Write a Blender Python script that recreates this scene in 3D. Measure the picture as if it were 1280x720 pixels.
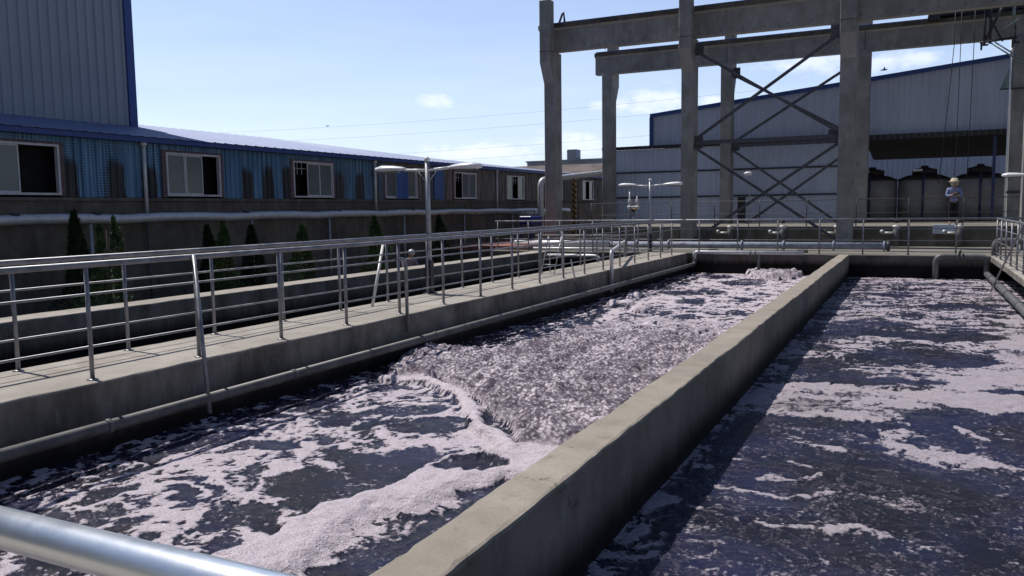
import bpy, math, random
import numpy as np
from mathutils import Vector, Matrix
random.seed(7)
SC = bpy.context.scene
for o in list(bpy.data.objects): bpy.data.objects.remove(o)
COL = SC.collection
R = math.radians

# ------------------------------------------------------------------ camera
cam = bpy.data.objects.new('camera', bpy.data.cameras.new('camera')); COL.objects.link(cam)
PITCH, ROLL, YAW = 0.0968412752, -0.0136227135, 0.457033156
cy, sy = math.cos(YAW), math.sin(YAW)
fwd = Vector((-sy*math.cos(PITCH), cy*math.cos(PITCH), -math.sin(PITCH)))
rgt = Vector((cy, sy, 0)); up = rgt.cross(fwd)
r2 = rgt*math.cos(ROLL) + up*math.sin(ROLL); u2 = -rgt*math.sin(ROLL) + up*math.cos(ROLL)
cam.matrix_world = Matrix(((r2.x, u2.x, -fwd.x, 0), (r2.y, u2.y, -fwd.y, 0), (r2.z, u2.z, -fwd.z, 1.57), (0, 0, 0, 1)))
cam.data.sensor_width = 36; cam.data.lens = 1020.3/1280*36
cam.data.clip_start = 0.05; cam.data.clip_end = 4000
SC.camera = cam

# ------------------------------------------------------------------ exposure, sky, sun
SC.render.engine = 'CYCLES'; SC.cycles.max_bounces = 5; SC.cycles.diffuse_bounces = 3; SC.cycles.glossy_bounces = 3; SC.cycles.caustics_reflective = False; SC.cycles.caustics_refractive = False
SC.view_settings.view_transform = 'Standard'; SC.view_settings.look = 'None'
SC.view_settings.exposure = 0.0; SC.view_settings.gamma = 1.0; SC.view_settings.use_curve_mapping = False
SUN = Vector((-0.56, 0.075, 1.0)).normalized()      # towards the sun
EL = math.asin(SUN.z); AZ = math.atan2(SUN.x, SUN.y)
W = bpy.data.worlds.new('World'); SC.world = W; W.use_nodes = True
nt = W.node_tree; N = nt.nodes; Lk = nt.links
bg = N['Background']; bg.inputs[1].default_value = 0.095
sky = N.new('ShaderNodeTexSky'); sky.sky_type = 'NISHITA'; sky.sun_disc = False
sky.sun_elevation = EL; sky.sun_rotation = AZ; sky.air_density = 1.0; sky.dust_density = 0.6; sky.ozone_density = 1.5
tc = N.new('ShaderNodeTexCoord')
def wm(op, a, b=None, c=None, clamp=False):
    n = N.new('ShaderNodeMath'); n.operation = op; n.use_clamp = clamp
    for i, v in enumerate((a, b, c)):
        if v is None: continue
        if isinstance(v, (int, float)): n.inputs[i].default_value = v
        else: Lk.new(v, n.inputs[i])
    return n.outputs[0]
CLOUDS = [(-0.514,0.848,0.128, 0.0209,0.0080),(-0.277,0.953,0.122, 0.0314,0.0150),(-0.321,0.939,0.122, 0.0235,0.0074),
 (-0.111,0.981,0.158, 0.0415,0.0125),(-0.363,0.929,0.078, 0.040,0.0124),(-0.212,0.970,0.120, 0.0126,0.0073),(-0.022,0.988,0.153, 0.0422,0.0084),(-0.473,0.879,0.069, 0.058,0.010)]
sx = N.new('ShaderNodeSeparateXYZ'); Lk.new(tc.outputs['Generated'], sx.inputs[0])
nz = N.new('ShaderNodeTexNoise'); nz.inputs['Scale'].default_value = 38; nz.inputs['Detail'].default_value = 8; nz.inputs['Roughness'].default_value = 0.62
mp = N.new('ShaderNodeMapping'); mp.inputs['Scale'].default_value = (1, 1, 1.9); Lk.new(tc.outputs['Generated'], mp.inputs[0]); Lk.new(mp.outputs[0], nz.inputs['Vector'])
acc = None
for (x, y, z, rx, rz) in CLOUDS:
    dx = wm('DIVIDE', wm('SUBTRACT', sx.outputs[0], x), rx*1.35); dy = wm('DIVIDE', wm('SUBTRACT', sx.outputs[1], y), rx*1.35); dz = wm('DIVIDE', wm('SUBTRACT', sx.outputs[2], z), rz*1.35)
    d2 = wm('ADD', wm('ADD', wm('MULTIPLY', dx, dx), wm('MULTIPLY', dy, dy)), wm('MULTIPLY', dz, dz))
    g = wm('POWER', 2.718, wm('MULTIPLY', d2, -0.9))
    acc = g if acc is None else wm('MAXIMUM', acc, g)
cl = wm('MULTIPLY', wm('SUBTRACT', wm('ADD', wm('MULTIPLY', acc, 0.55), nz.outputs[0]), 0.74, clamp=True), 3.2, clamp=True)
# thin high haze veil over the lower sky
nz2 = N.new('ShaderNodeTexNoise'); nz2.inputs['Scale'].default_value = 5; nz2.inputs['Detail'].default_value = 7
mp2 = N.new('ShaderNodeMapping'); mp2.inputs['Scale'].default_value = (1, 1, 7); Lk.new(tc.outputs['Generated'], mp2.inputs[0]); Lk.new(mp2.outputs[0], nz2.inputs['Vector'])
low = wm('SUBTRACT', 1.0, wm('MULTIPLY', sx.outputs[2], 2.2), clamp=True)
veil = wm('MULTIPLY', wm('ADD', wm('MULTIPLY', nz2.outputs[0], 0.40), 0.22), low, clamp=True)
mx0 = N.new('ShaderNodeMix'); mx0.data_type = 'RGBA'; Lk.new(veil, mx0.inputs[0]); Lk.new(sky.outputs[0], mx0.inputs[6]); mx0.inputs[7].default_value = (8.0, 8.7, 9.6, 1)
mx1 = N.new('ShaderNodeMix'); mx1.data_type = 'RGBA'; Lk.new(wm('MULTIPLY', cl, 0.5), mx1.inputs[0]); Lk.new(mx0.outputs[2], mx1.inputs[6]); mx1.inputs[7].default_value = (9.2, 9.2, 9.8, 1)
# sky gain raised towards the view, lowered behind and overhead to darken shaded faces
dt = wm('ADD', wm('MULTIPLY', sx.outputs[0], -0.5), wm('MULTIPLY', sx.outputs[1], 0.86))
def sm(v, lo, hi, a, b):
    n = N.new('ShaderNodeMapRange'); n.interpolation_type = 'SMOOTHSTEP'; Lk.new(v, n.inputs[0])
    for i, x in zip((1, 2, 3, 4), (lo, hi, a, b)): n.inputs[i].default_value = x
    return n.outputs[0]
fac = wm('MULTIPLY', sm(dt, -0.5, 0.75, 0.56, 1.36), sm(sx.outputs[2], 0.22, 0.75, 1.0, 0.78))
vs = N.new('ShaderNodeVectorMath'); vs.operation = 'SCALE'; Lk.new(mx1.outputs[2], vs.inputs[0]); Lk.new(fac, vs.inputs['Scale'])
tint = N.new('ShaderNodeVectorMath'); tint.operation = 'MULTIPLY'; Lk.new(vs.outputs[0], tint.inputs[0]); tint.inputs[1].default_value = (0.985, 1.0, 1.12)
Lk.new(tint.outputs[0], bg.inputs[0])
sl = bpy.data.lights.new('sun', 'SUN'); sl.energy = 4.1; sl.angle = R(0.53); sl.color = (1.0, 0.95, 0.87)
so = bpy.data.objects.new('sun', sl); COL.objects.link(so); so.rotation_euler = SUN.to_track_quat('Z', 'Y').to_euler(); so.location = (-20, 5, 40)

# ------------------------------------------------------------------ materials
class NT:
    def __init__(s, name):
        s.m = bpy.data.materials.new(name); s.m.use_nodes = True; s.t = s.m.node_tree
        s.b = s.t.nodes['Principled BSDF']; s.g = s.t.nodes.new('ShaderNodeNewGeometry').outputs['Position']
        s._xyz = None
    def n(s, t): return s.t.nodes.new(t)
    def l(s, a, b): s.t.links.new(a, b)
    def set(s, sock, v):
        if isinstance(v, (int, float, tuple)): sock.default_value = v
        else: s.l(v, sock)
    def math(s, op, a, b=None, clamp=False):
        n = s.n('ShaderNodeMath'); n.operation = op; n.use_clamp = clamp; s.set(n.inputs[0], a)
        if b is not None: s.set(n.inputs[1], b)
        return n.outputs[0]
    def ramp(s, v, lo, hi, a=0.0, b=1.0):
        n = s.n('ShaderNodeMapRange'); n.interpolation_type = 'SMOOTHSTEP'; s.set(n.inputs[0], v)
        for i, x in zip((1, 2, 3, 4), (lo, hi, a, b)): n.inputs[i].default_value = x
        return n.outputs[0]
    def map(s, scale, loc=(0, 0, 0)):
        n = s.n('ShaderNodeMapping'); n.inputs['Scale'].default_value = scale; n.inputs['Location'].default_value = loc; s.l(s.g, n.inputs[0]); return n.outputs[0]
    def noise(s, sc, det=4, rough=0.55, vec=None, dist=0):
        n = s.n('ShaderNodeTexNoise'); n.inputs['Scale'].default_value = sc; n.inputs['Detail'].default_value = det; n.inputs['Roughness'].default_value = rough; n.inputs['Distortion'].default_value = dist
        s.l(vec or s.g, n.inputs['Vector']); return n.outputs[0]
    def voro(s, sc, feat='F1', vec=None):
        n = s.n('ShaderNodeTexVoronoi'); n.feature = feat; n.inputs['Scale'].default_value = sc; s.l(vec or s.g, n.inputs['Vector']); return n.outputs[0]
    def mix(s, f, a, b):
        n = s.n('ShaderNodeMix'); n.data_type = 'RGBA'; s.set(n.inputs[0], f)
        for i, v in ((6, a), (7, b)):
            if isinstance(v, tuple): n.inputs[i].default_value = (*v, 1) if len(v) == 3 else v
            else: s.l(v, n.inputs[i])
        return n.outputs[2]
    def attr(s, name):
        n = s.n('ShaderNodeAttribute'); n.attribute_name = name; return n.outputs['Fac']
    def xyz(s):
        if s._xyz is None:
            n = s.n('ShaderNodeSeparateXYZ'); s.l(s.g, n.inputs[0]); s._xyz = n.outputs
        return s._xyz
    def bump(s, h, dist=0.01, strength=1.0):
        n = s.n('ShaderNodeBump'); n.inputs['Distance'].default_value = dist; n.inputs['Strength'].default_value = strength; s.l(h, n.inputs['Height']); s.l(n.outputs[0], s.b.inputs['Normal'])
    def out(s, color=None, rough=None, metal=None, spec=None):
        for k, v in (('Base Color', color), ('Roughness', rough), ('Metallic', metal), ('Specular IOR Level', spec)):
            if v is None: continue
            if isinstance(v, tuple) and len(v) == 3: v = (*v, 1)
            s.set(s.b.inputs[k], v)
        return s.m

def plain(name, col, rough=0.6, metal=0.0, var=0.25, sc=6, bump=0.0):
    t = NT(name); n = t.noise(sc, 5, 0.6); f = t.ramp(n, 0.3, 0.7)
    c = t.mix(f, tuple(x*(1-var) for x in col), tuple(min(1, x*(1+var)) for x in col))
    if bump: t.bump(t.noise(sc*8, 4), bump)
    return t.out(c, t.ramp(n, 0.2, 0.8, rough*0.85, min(1, rough*1.15)), metal)

def concrete(name, base, dirt=0.5, wet=None, streak=True, grain=0.003, cracks=False):
    t = NT(name); x, y, z = t.xyz()
    big = t.noise(0.55, 6, 0.6); mid = t.noise(3.5, 6, 0.62); fine = t.noise(42, 4, 0.65)
    c = t.mix(t.ramp(big, 0.3, 0.7), tuple(v*0.80 for v in base), tuple(v*1.12 for v in base))
    c = t.mix(t.ramp(mid, 0.35, 0.75, 0.0, 0.55), c, tuple(v*0.62 for v in (base[0], base[1]*0.98, base[2]*0.93)))
    c = t.mix(t.ramp(fine, 0.35, 0.75, 0.0, 0.35), c, tuple(v*0.55 for v in base))
    pits = t.ramp(t.voro(26), 0.03, 0.10, 0.75, 0.0)
    c = t.mix(t.math('MULTIPLY', pits, t.ramp(mid, 0.5, 0.62)), c, tuple(v*0.35 for v in base))
    if streak:   # rain streaks only on upright faces
        g = t.n('ShaderNodeNewGeometry'); sn = t.n('ShaderNodeSeparateXYZ'); t.l(g.outputs['Normal'], sn.inputs[0])
        upright = t.ramp(t.math('ABSOLUTE', sn.outputs[2]), 0.3, 0.6, 1.0, 0.0)
        st = t.noise(1.0, 5, 0.65, t.map((5, 5, 1.1))); st2 = t.noise(1.0, 5, 0.65, t.map((1.3, 1.3, 1.0), (5, 3, 1)))
        f = t.math('MULTIPLY', t.ramp(t.math('ADD', t.math('MULTIPLY', st, 0.35), t.math('MULTIPLY', st2, 0.65)), 0.36, 0.64, dirt*0.35, dirt), upright)
        c = t.mix(f, c, (base[0]*0.22, base[1]*0.21, base[2]*0.19))
    if cracks:
        g2 = t.n('ShaderNodeNewGeometry'); s2 = t.n('ShaderNodeSeparateXYZ'); t.l(g2.outputs['Normal'], s2.inputs[0])
        efl = t.math('MULTIPLY', t.math('MULTIPLY', t.ramp(t.noise(1.0, 5, 0.7, t.map((6, 6, 1.2))), 0.58, 0.72), t.ramp(t.noise(0.9, 3), 0.5, 0.62)), t.ramp(t.math('ABSOLUTE', s2.outputs[2]), 0.3, 0.6, 0.4, 0.0))
        c = t.mix(efl, c, (0.48, 0.47, 0.44))
        wv = t.n('ShaderNodeVectorMath'); wv.operation = 'ADD'; wn = t.n('ShaderNodeTexNoise'); wn.inputs['Scale'].default_value = 2.5; wn.inputs['Detail'].default_value = 4; t.l(t.g, wn.inputs['Vector'])
        ws = t.n('ShaderNodeVectorMath'); ws.operation = 'SCALE'; t.l(wn.outputs['Color'], ws.inputs[0]); ws.inputs['Scale'].default_value = 0.6; t.l(t.g, wv.inputs[0]); t.l(ws.outputs[0], wv.inputs[1])
        crack = t.math('MULTIPLY', t.ramp(t.voro(0.45, 'DISTANCE_TO_EDGE', wv.outputs[0]), 0.001, 0.005, 1.0, 0.0), t.ramp(mid, 0.52, 0.60))
        c = t.mix(t.math('MULTIPLY', crack, 0.55), c, (base[0]*0.18, base[1]*0.17, base[2]*0.15))
    patch = t.ramp(t.noise(1.1, 6, 0.7), 0.54, 0.62, 0.0, 0.45); c = t.mix(patch, c, (base[0]*0.60, base[1]*0.56, base[2]*0.50))
    if wet is not None:   # slimy wet band above the water line, with drips
        f = t.ramp(t.math('ADD', z, t.math('MULTIPLY', t.math('ADD', t.noise(1.3, 5, 0.65, t.map((1, 1, 0.4))), t.noise(1.0, 4, 0.7, t.map((9, 9, 0.8)))), 0.16)), wet[0], wet[1], 1.0, 0.0)
        c = t.mix(f, c, (0.012, 0.011, 0.010))
    t.bump(t.math('ADD', t.math('MULTIPLY', fine, 0.6), t.math('MULTIPLY', mid, 2.0)), grain)
    return t.out(c, 0.92, 0.0, 0.25)

M = {}
M['conc'] = concrete('walkway_concrete', (0.42, 0.385, 0.345), 0.92, (-0.46, -0.06), cracks=True)
M['conc_div'] = concrete('divider_concrete', (0.36, 0.322, 0.272), 0.5, (-0.46, -0.10), cracks=True)
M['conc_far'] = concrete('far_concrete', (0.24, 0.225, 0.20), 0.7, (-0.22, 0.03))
M['conc_plat'] = concrete('platform_concrete', (0.24, 0.225, 0.20), 0.7)
M['precast'] = concrete('precast_concrete', (0.47, 0.465, 0.455), 0.6, None, True, 0.002)
M['precast_dirty'] = concrete('precast_flange_concrete', (0.23, 0.20, 0.17), 0.9, None, True, 0.003)
M['masonry'] = concrete('rendered_masonry', (0.27, 0.24, 0.205), 0.75)
M['masonry_pale'] = concrete('pale_masonry', (0.36, 0.29, 0.235), 0.8)

t = NT('stainless_steel'); n_ = t.noise(9, 4, 0.6, t.map((1, 1, 1)))
M['steel'] = t.out(t.mix(t.ramp(n_, 0.35, 0.7), (0.46, 0.47, 0.49), (0.62, 0.63, 0.65)), t.ramp(n_, 0.3, 0.7, 0.26, 0.42), 1.0)
t = NT('weathered_steel_rail'); n_ = t.noise(7, 5, 0.6); n2 = t.noise(60, 3, 0.6)
c = t.mix(t.ramp(n_, 0.35, 0.7), (0.20, 0.205, 0.225), (0.33, 0.335, 0.365)); c = t.mix(t.ramp(n2, 0.62, 0.72, 0, 0.5), c, (0.20, 0.15, 0.11))
M['rail'] = t.out(c, t.ramp(n_, 0.3, 0.7, 0.36, 0.55), 0.5)
t = NT('galvanised_handrail'); n_ = t.noise(14, 5, 0.6); n2 = t.voro(55)
c = t.mix(t.ramp(n_, 0.35, 0.7), (0.74, 0.77, 0.79), (0.80, 0.83, 0.84)); c = t.mix(t.math('MULTIPLY', t.ramp(n2, 0.02, 0.12, 0.8, 0), t.ramp(n_, 0.58, 0.66)), c, (0.16, 0.10, 0.06))
t.bump(t.noise(90, 3), 0.0002)
M['nearrail'] = t.out(c, t.ramp(n_, 0.3, 0.7, 0.33, 0.37), 0.95)
t = NT('grey_pipe'); n_ = t.noise(5, 5, 0.6); n2 = t.noise(40, 3)
c = t.mix(t.ramp(n_, 0.35, 0.7), (0.095, 0.095, 0.098), (0.16, 0.16, 0.16)); c = t.mix(t.ramp(n2, 0.55, 0.75, 0, 0.5), c, (0.12, 0.11, 0.10))
M['pipe'] = t.out(c, 0.5, 0.1)
M['pipe_white'] = plain('painted_white_pipe', (0.66, 0.66, 0.66), 0.42, 0.1, 0.15)
M['pipe_blue'] = plain('blue_grey_pipe', (0.27, 0.30, 0.38), 0.75, 0.0, 0.25)  # duller blue-grey tone along the right part of the main
M['clad'] = plain('aluminium_cladding', (0.60, 0.60, 0.62), 0.5, 0.35, 0.12)
M['darksteel'] = plain('dark_painted_steel', (0.045, 0.045, 0.055), 0.55, 0.2, 0.4, 9)
M['brace'] = plain('weathered_steel_angle', (0.085, 0.085, 0.10), 0.6, 0.2, 0.4, 9)
M['greensteel'] = plain('green_painted_steel', (0.22, 0.30, 0.30), 0.5, 0.2, 0.3)
M['craneblue'] = plain('blue_crane_rail', (0.05, 0.07, 0.16), 0.5, 0.3, 0.3)
M['bluetrim'] = plain('blue_painted_trim', (0.03, 0.07, 0.27), 0.5, 0.0, 0.15)
M['bluebox'] = plain('blue_enamel', (0.015, 0.03, 0.22), 0.4)
M['winframe'] = plain('white_window_frame', (0.58, 0.57, 0.60), 0.45, 0, 0.12)
M['curtain'] = plain('frosted_pane', (0.13, 0.155, 0.155), 0.16, 0, 0.10, 1.2)
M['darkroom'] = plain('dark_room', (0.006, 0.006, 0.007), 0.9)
M['black'] = plain('black_plastic', (0.015, 0.015, 0.017), 0.5)
M['white'] = plain('white_enamel', (0.78, 0.79, 0.80), 0.35, 0, 0.06)
M['lampgrey'] = plain('lamp_pole_grey', (0.42, 0.43, 0.46), 0.45, 0.4, 0.2)
M['tankplastic'] = plain('grey_tank_shell', (0.30, 0.285, 0.265), 0.6, 0, 0.15, 2)
M['tanklid'] = plain('rusty_dark_lid', (0.035, 0.027, 0.025), 0.7, 0, 0.4)
M['reddeck'] = plain('rusty_red_deck', (0.25, 0.10, 0.075), 0.7, 0, 0.35, 3)
M['rust'] = plain('rust_stained_paint', (0.13, 0.085, 0.09), 0.7, 0, 0.4, 8)
M['bark'] = plain('cypress_bark', (0.07, 0.05, 0.035), 0.9, 0, 0.3, 20)
M['skin'] = plain('skin', (0.42, 0.26, 0.18), 0.55, 0, 0.08)
M['shirt_blue'] = plain('blue_work_shirt', (0.24, 0.30, 0.50), 0.85, 0, 0.25, 12)
M['trousers'] = plain('black_trousers', (0.012, 0.012, 0.018), 0.85)
M['straw'] = plain('straw_hat', (0.56, 0.49, 0.38), 0.8, 0, 0.35, 30)
M['hair'] = plain('dark_hair', (0.02, 0.015, 0.012), 0.6)
M['shirt_lilac'] = plain('lilac_grey_shirt', (0.24, 0.20, 0.27), 0.85, 0, 0.4, 22)
M['cloth_red'] = plain('faded_red_trousers', (0.20, 0.09, 0.08), 0.85, 0, 0.2)
M['distwall'] = plain('distant_grey_wall', (0.30, 0.34, 0.41), 0.8, 0, 0.15, 0.3)
M['distroof'] = plain('old_brown_roof', (0.12, 0.095, 0.09), 0.8, 0, 0.5, 0.6)
M['ground'] = concrete('yard_ground', (0.16, 0.145, 0.12), 0.3, None, False)
M['apron'] = concrete('apron_concrete', (0.24, 0.225, 0.20), 0.3, None, False)

t = NT('yellow_black_stripes'); x, y, z = t.xyz()
s_ = t.ramp(t.math('SINE', t.math('MULTIPLY', t.math('ADD', z, x), 21.0)), -0.1, 0.1)
M['hazard'] = t.out(t.mix(s_, (0.02, 0.02, 0.02), (0.45, 0.22, 0.05)), 0.6)

# corrugated sheet colours
def sheet(name, col, dirt=0.3, metal=0.0, rough=0.45):
    t = NT(name); a = t.noise(1.0, 5, 0.6, t.map((3.0, 3.0, 0.25))); b = t.noise(0.25, 3)
    c = t.mix(t.ramp(a, 0.35, 0.75, 0, dirt), col, tuple(v*0.55 for v in col)); c = t.mix(t.ramp(b, 0.4, 0.6, 0, 0.25), c, tuple(min(1, v*1.25) for v in col))
    return t.out(c, rough, metal)
M['shed'] = sheet('pale_blue_sheet', (0.52, 0.58, 0.71))
M['tall'] = sheet('grey_hall_sheet', (0.29, 0.335, 0.40), 0.25)
M['roofblue'] = sheet('blue_roof_sheet', (0.17, 0.22, 0.38), 0.25, 0.15, 0.55)
M['darksheet'] = sheet('dark_roof_underside', (0.03, 0.03, 0.038), 0.3)
def old_siding():   # blue sheets rusted through in upright bands with rows of dark pits; brown further along
    t = NT('rusted_blue_siding'); x, y, z = t.xyz()
    wob = t.noise(0.9, 3, 0.5, t.map((1, 1, 0.35)))
    bn = t.noise(1.0, 3, 0.6, t.map((1.0, 0.9, 0.12), (0, 0.4, 0)))
    band = t.ramp(t.math('ADD', t.math('SINE', t.math('ADD', t.math('MULTIPLY', y, 5.6), t.math('MULTIPLY', bn, 9.0))), t.math('MULTIPLY', t.math('SUBTRACT', t.noise(1.0, 4, 0.7, t.map((1, 7, 0.3))), 0.5), 2.6)), -1.0, 0.55)
    hgt = t.ramp(t.math('ADD', z, t.math('MULTIPLY', wob, 0.7)), 3.05, 3.80, 1.0, 0.15)
    pit = t.math('MULTIPLY', t.ramp(t.math('SINE', t.math('MULTIPLY', y, 62.8)), -0.15, 0.35), t.ramp(t.math('SINE', t.math('MULTIPLY', z, 95.0)), -0.35, 0.25))
    f = t.ramp(t.math('ADD', t.math('MULTIPLY', band, hgt), t.math('MULTIPLY', t.math('SUBTRACT', pit, 0.45), 0.80)), 0.26, 0.62, 0.0, 0.95)
    blue = t.mix(t.ramp(t.noise(1.0, 4, 0.6, t.map((6, 6, 0.4))), 0.4, 0.65), (0.08, 0.20, 0.36), (0.17, 0.33, 0.50))
    c = t.mix(f, blue, t.mix(t.ramp(t.noise(1.0, 3, 0.6, t.map((9, 9, 0.8))), 0.4, 0.6), (0.012, 0.010, 0.010), (0.045, 0.034, 0.028)))
    pale = t.ramp(t.math('ADD', y, t.math('MULTIPLY', t.noise(0.35, 3, 0.5, t.map((1, 1, 0.1))), 14)), 30.5, 37.0)
    brn = t.mix(t.ramp(t.noise(1.0, 5, 0.65, t.map((9, 9, 0.6))), 0.35, 0.65), (0.07, 0.068, 0.066), (0.25, 0.225, 0.205))
    c = t.mix(pale, c, brn)
    return t.out(c, 0.6)
M['siding'] = old_siding()
M['curtain_blue'] = sheet('blue_curtain', (0.08, 0.17, 0.42), 0.5)

# foliage
def leaf(name, a, b):
    t = NT(name); oi = t.noise(6, 3); m = t.out(t.mix(t.ramp(oi, 0.35, 0.65), a, b), 0.75, 0, 0.2); return m
M['leaf'] = leaf('cypress_foliage', (0.030, 0.062, 0.026), (0.075, 0.125, 0.045))
M['leaf_shaded'] = leaf('shaded_cypress_foliage', (0.014, 0.028, 0.014), (0.03, 0.055, 0.022))  # leaf colour with the building's shade put in, for trees near the wall

# water with foam carried by mesh attributes
def water_mat():
    t = NT('foamy_water')
    foam, churn, grey, thick = t.attr('foam'), t.attr('churn'), t.attr('grey'), t.attr('thick')
    n0 = t.noise(9, 4, 0.65); n1 = t.noise(38, 4, 0.72); n2 = t.noise(130, 2, 0.6); v1 = t.voro(22); v2 = t.voro(75)
    det = t.math('ADD', t.math('ADD', t.math('MULTIPLY', t.math('SUBTRACT', n0, 0.5), 1.5), t.math('MULTIPLY', t.math('SUBTRACT', n1, 0.5), 1.9)), t.math('MULTIPLY', t.math('SUBTRACT', 0.35, v1), 0.38))
    fm = t.math('ADD', foam, t.math('MULTIPLY', det, t.ramp(foam, 0.80, 1.0, 1.0, 0.35)))
    F = t.ramp(fm, 0.40, 0.76)
    F = t.math('MULTIPLY', F, t.math('ADD', thick, t.math('MULTIPLY', t.math('SUBTRACT', 1.0, thick), t.ramp(t.math('ADD', fm, t.math('MULTIPLY', n1, 0.4)), 0.6, 1.35))))
    F = t.math('MULTIPLY', F, t.math('ADD', 0.60, t.math('MULTIPLY', thick, 0.50)), clamp=True)
    # loose bubbles and flecks on open water; ripple glints painted as white specks
    dens = t.ramp(t.math('ADD', t.noise(3.1, 4, 0.6), t.math('MULTIPLY', foam, 0.25)), 0.42, 0.58)
    bub_glint = t.math('MULTIPLY', t.math('MAXIMUM', t.ramp(v1, 0.14, 0.24, 1.0, 0.0), t.math('MULTIPLY', t.ramp(v2, 0.18, 0.30, 1.0, 0.0), 0.8)), t.math('MULTIPLY', dens, t.attr('speck')))
    v3 = t.voro(10); isl = t.math('MULTIPLY', t.math('MULTIPLY', t.ramp(t.math('ADD', v3, t.math('MULTIPLY', n1, 0.3)), 0.30, 0.36, 1.0, 0.0), t.ramp(dens, 0.2, 0.8)), t.attr('speck'))
    F = t.math('MAXIMUM', F, t.math('MAXIMUM', t.math('MULTIPLY', isl, 0.8), t.math('MULTIPLY', bub_glint, t.ramp(n1, 0.42, 0.54))))
    rd = t.noise(1.5, 5, 0.6, t.map((1.0, 1.3, 1)), 1.6); fil = t.ramp(t.math('ABSOLUTE', t.math('SUBTRACT', rd, 0.5)), 0.0, 0.022, 1.0, 0.0)
    film = t.math('MULTIPLY', t.math('MULTIPLY', t.math('MAXIMUM', t.math('MULTIPLY', fil, t.ramp(n1, 0.42, 0.60)), t.math('MULTIPLY', t.ramp(rd, 0.54, 0.68), 0.16)), t.math('SUBTRACT', 1.0, thick)), 0.32)
    F = t.math('MAXIMUM', F, film)
    white = t.mix(t.ramp(n2, 0.35, 0.65), (0.46, 0.395, 0.45), (0.87, 0.78, 0.84))
    fine = t.math('ADD', t.math('MULTIPLY', t.noise(30, 6, 0.85), 0.75), t.math('MULTIPLY', t.math('SUBTRACT', 0.45, v1), 0.30))
    clump = t.ramp(t.math('ADD', fine, t.math('MULTIPLY', t.math('SUBTRACT', t.noise(3.2, 4, 0.6), 0.5), 0.45)), 0.285, 0.48)
    chc = t.mix(clump, (0.14, 0.115, 0.15), (0.84, 0.75, 0.82))
    col = t.mix(churn, white, chc)
    col = t.mix(t.math('MULTIPLY', grey, 0.8), col, (0.15, 0.145, 0.16))
    murk = t.mix(t.ramp(t.noise(0.8, 4, 0.6), 0.35, 0.65), (0.006, 0.0065, 0.014), (0.014, 0.018, 0.060))
    c = t.mix(F, murk, col)
    rip = t.math('ADD', t.noise(7, 4, 0.6, t.map((0.8, 1.5, 1))), t.math('MULTIPLY', n1, 0.35))
    hb = t.math('ADD', t.math('MULTIPLY', rip, 0.045), t.math('MULTIPLY', F, t.math('ADD', t.math('MULTIPLY', n1, 0.010), t.math('MULTIPLY', t.math('SUBTRACT', 0.5, v2), 0.006))))
    t.bump(t.math('ADD', hb, t.math('MULTIPLY', t.math('MULTIPLY', churn, clump), 0.008)), 1.0)
    return t.out(c, t.ramp(F, 0.15, 0.7, 0.11, 0.85), 0.0, t.ramp(F, 0.2, 0.8, 0.27, 0.25))
M['water'] = water_mat()

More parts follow.
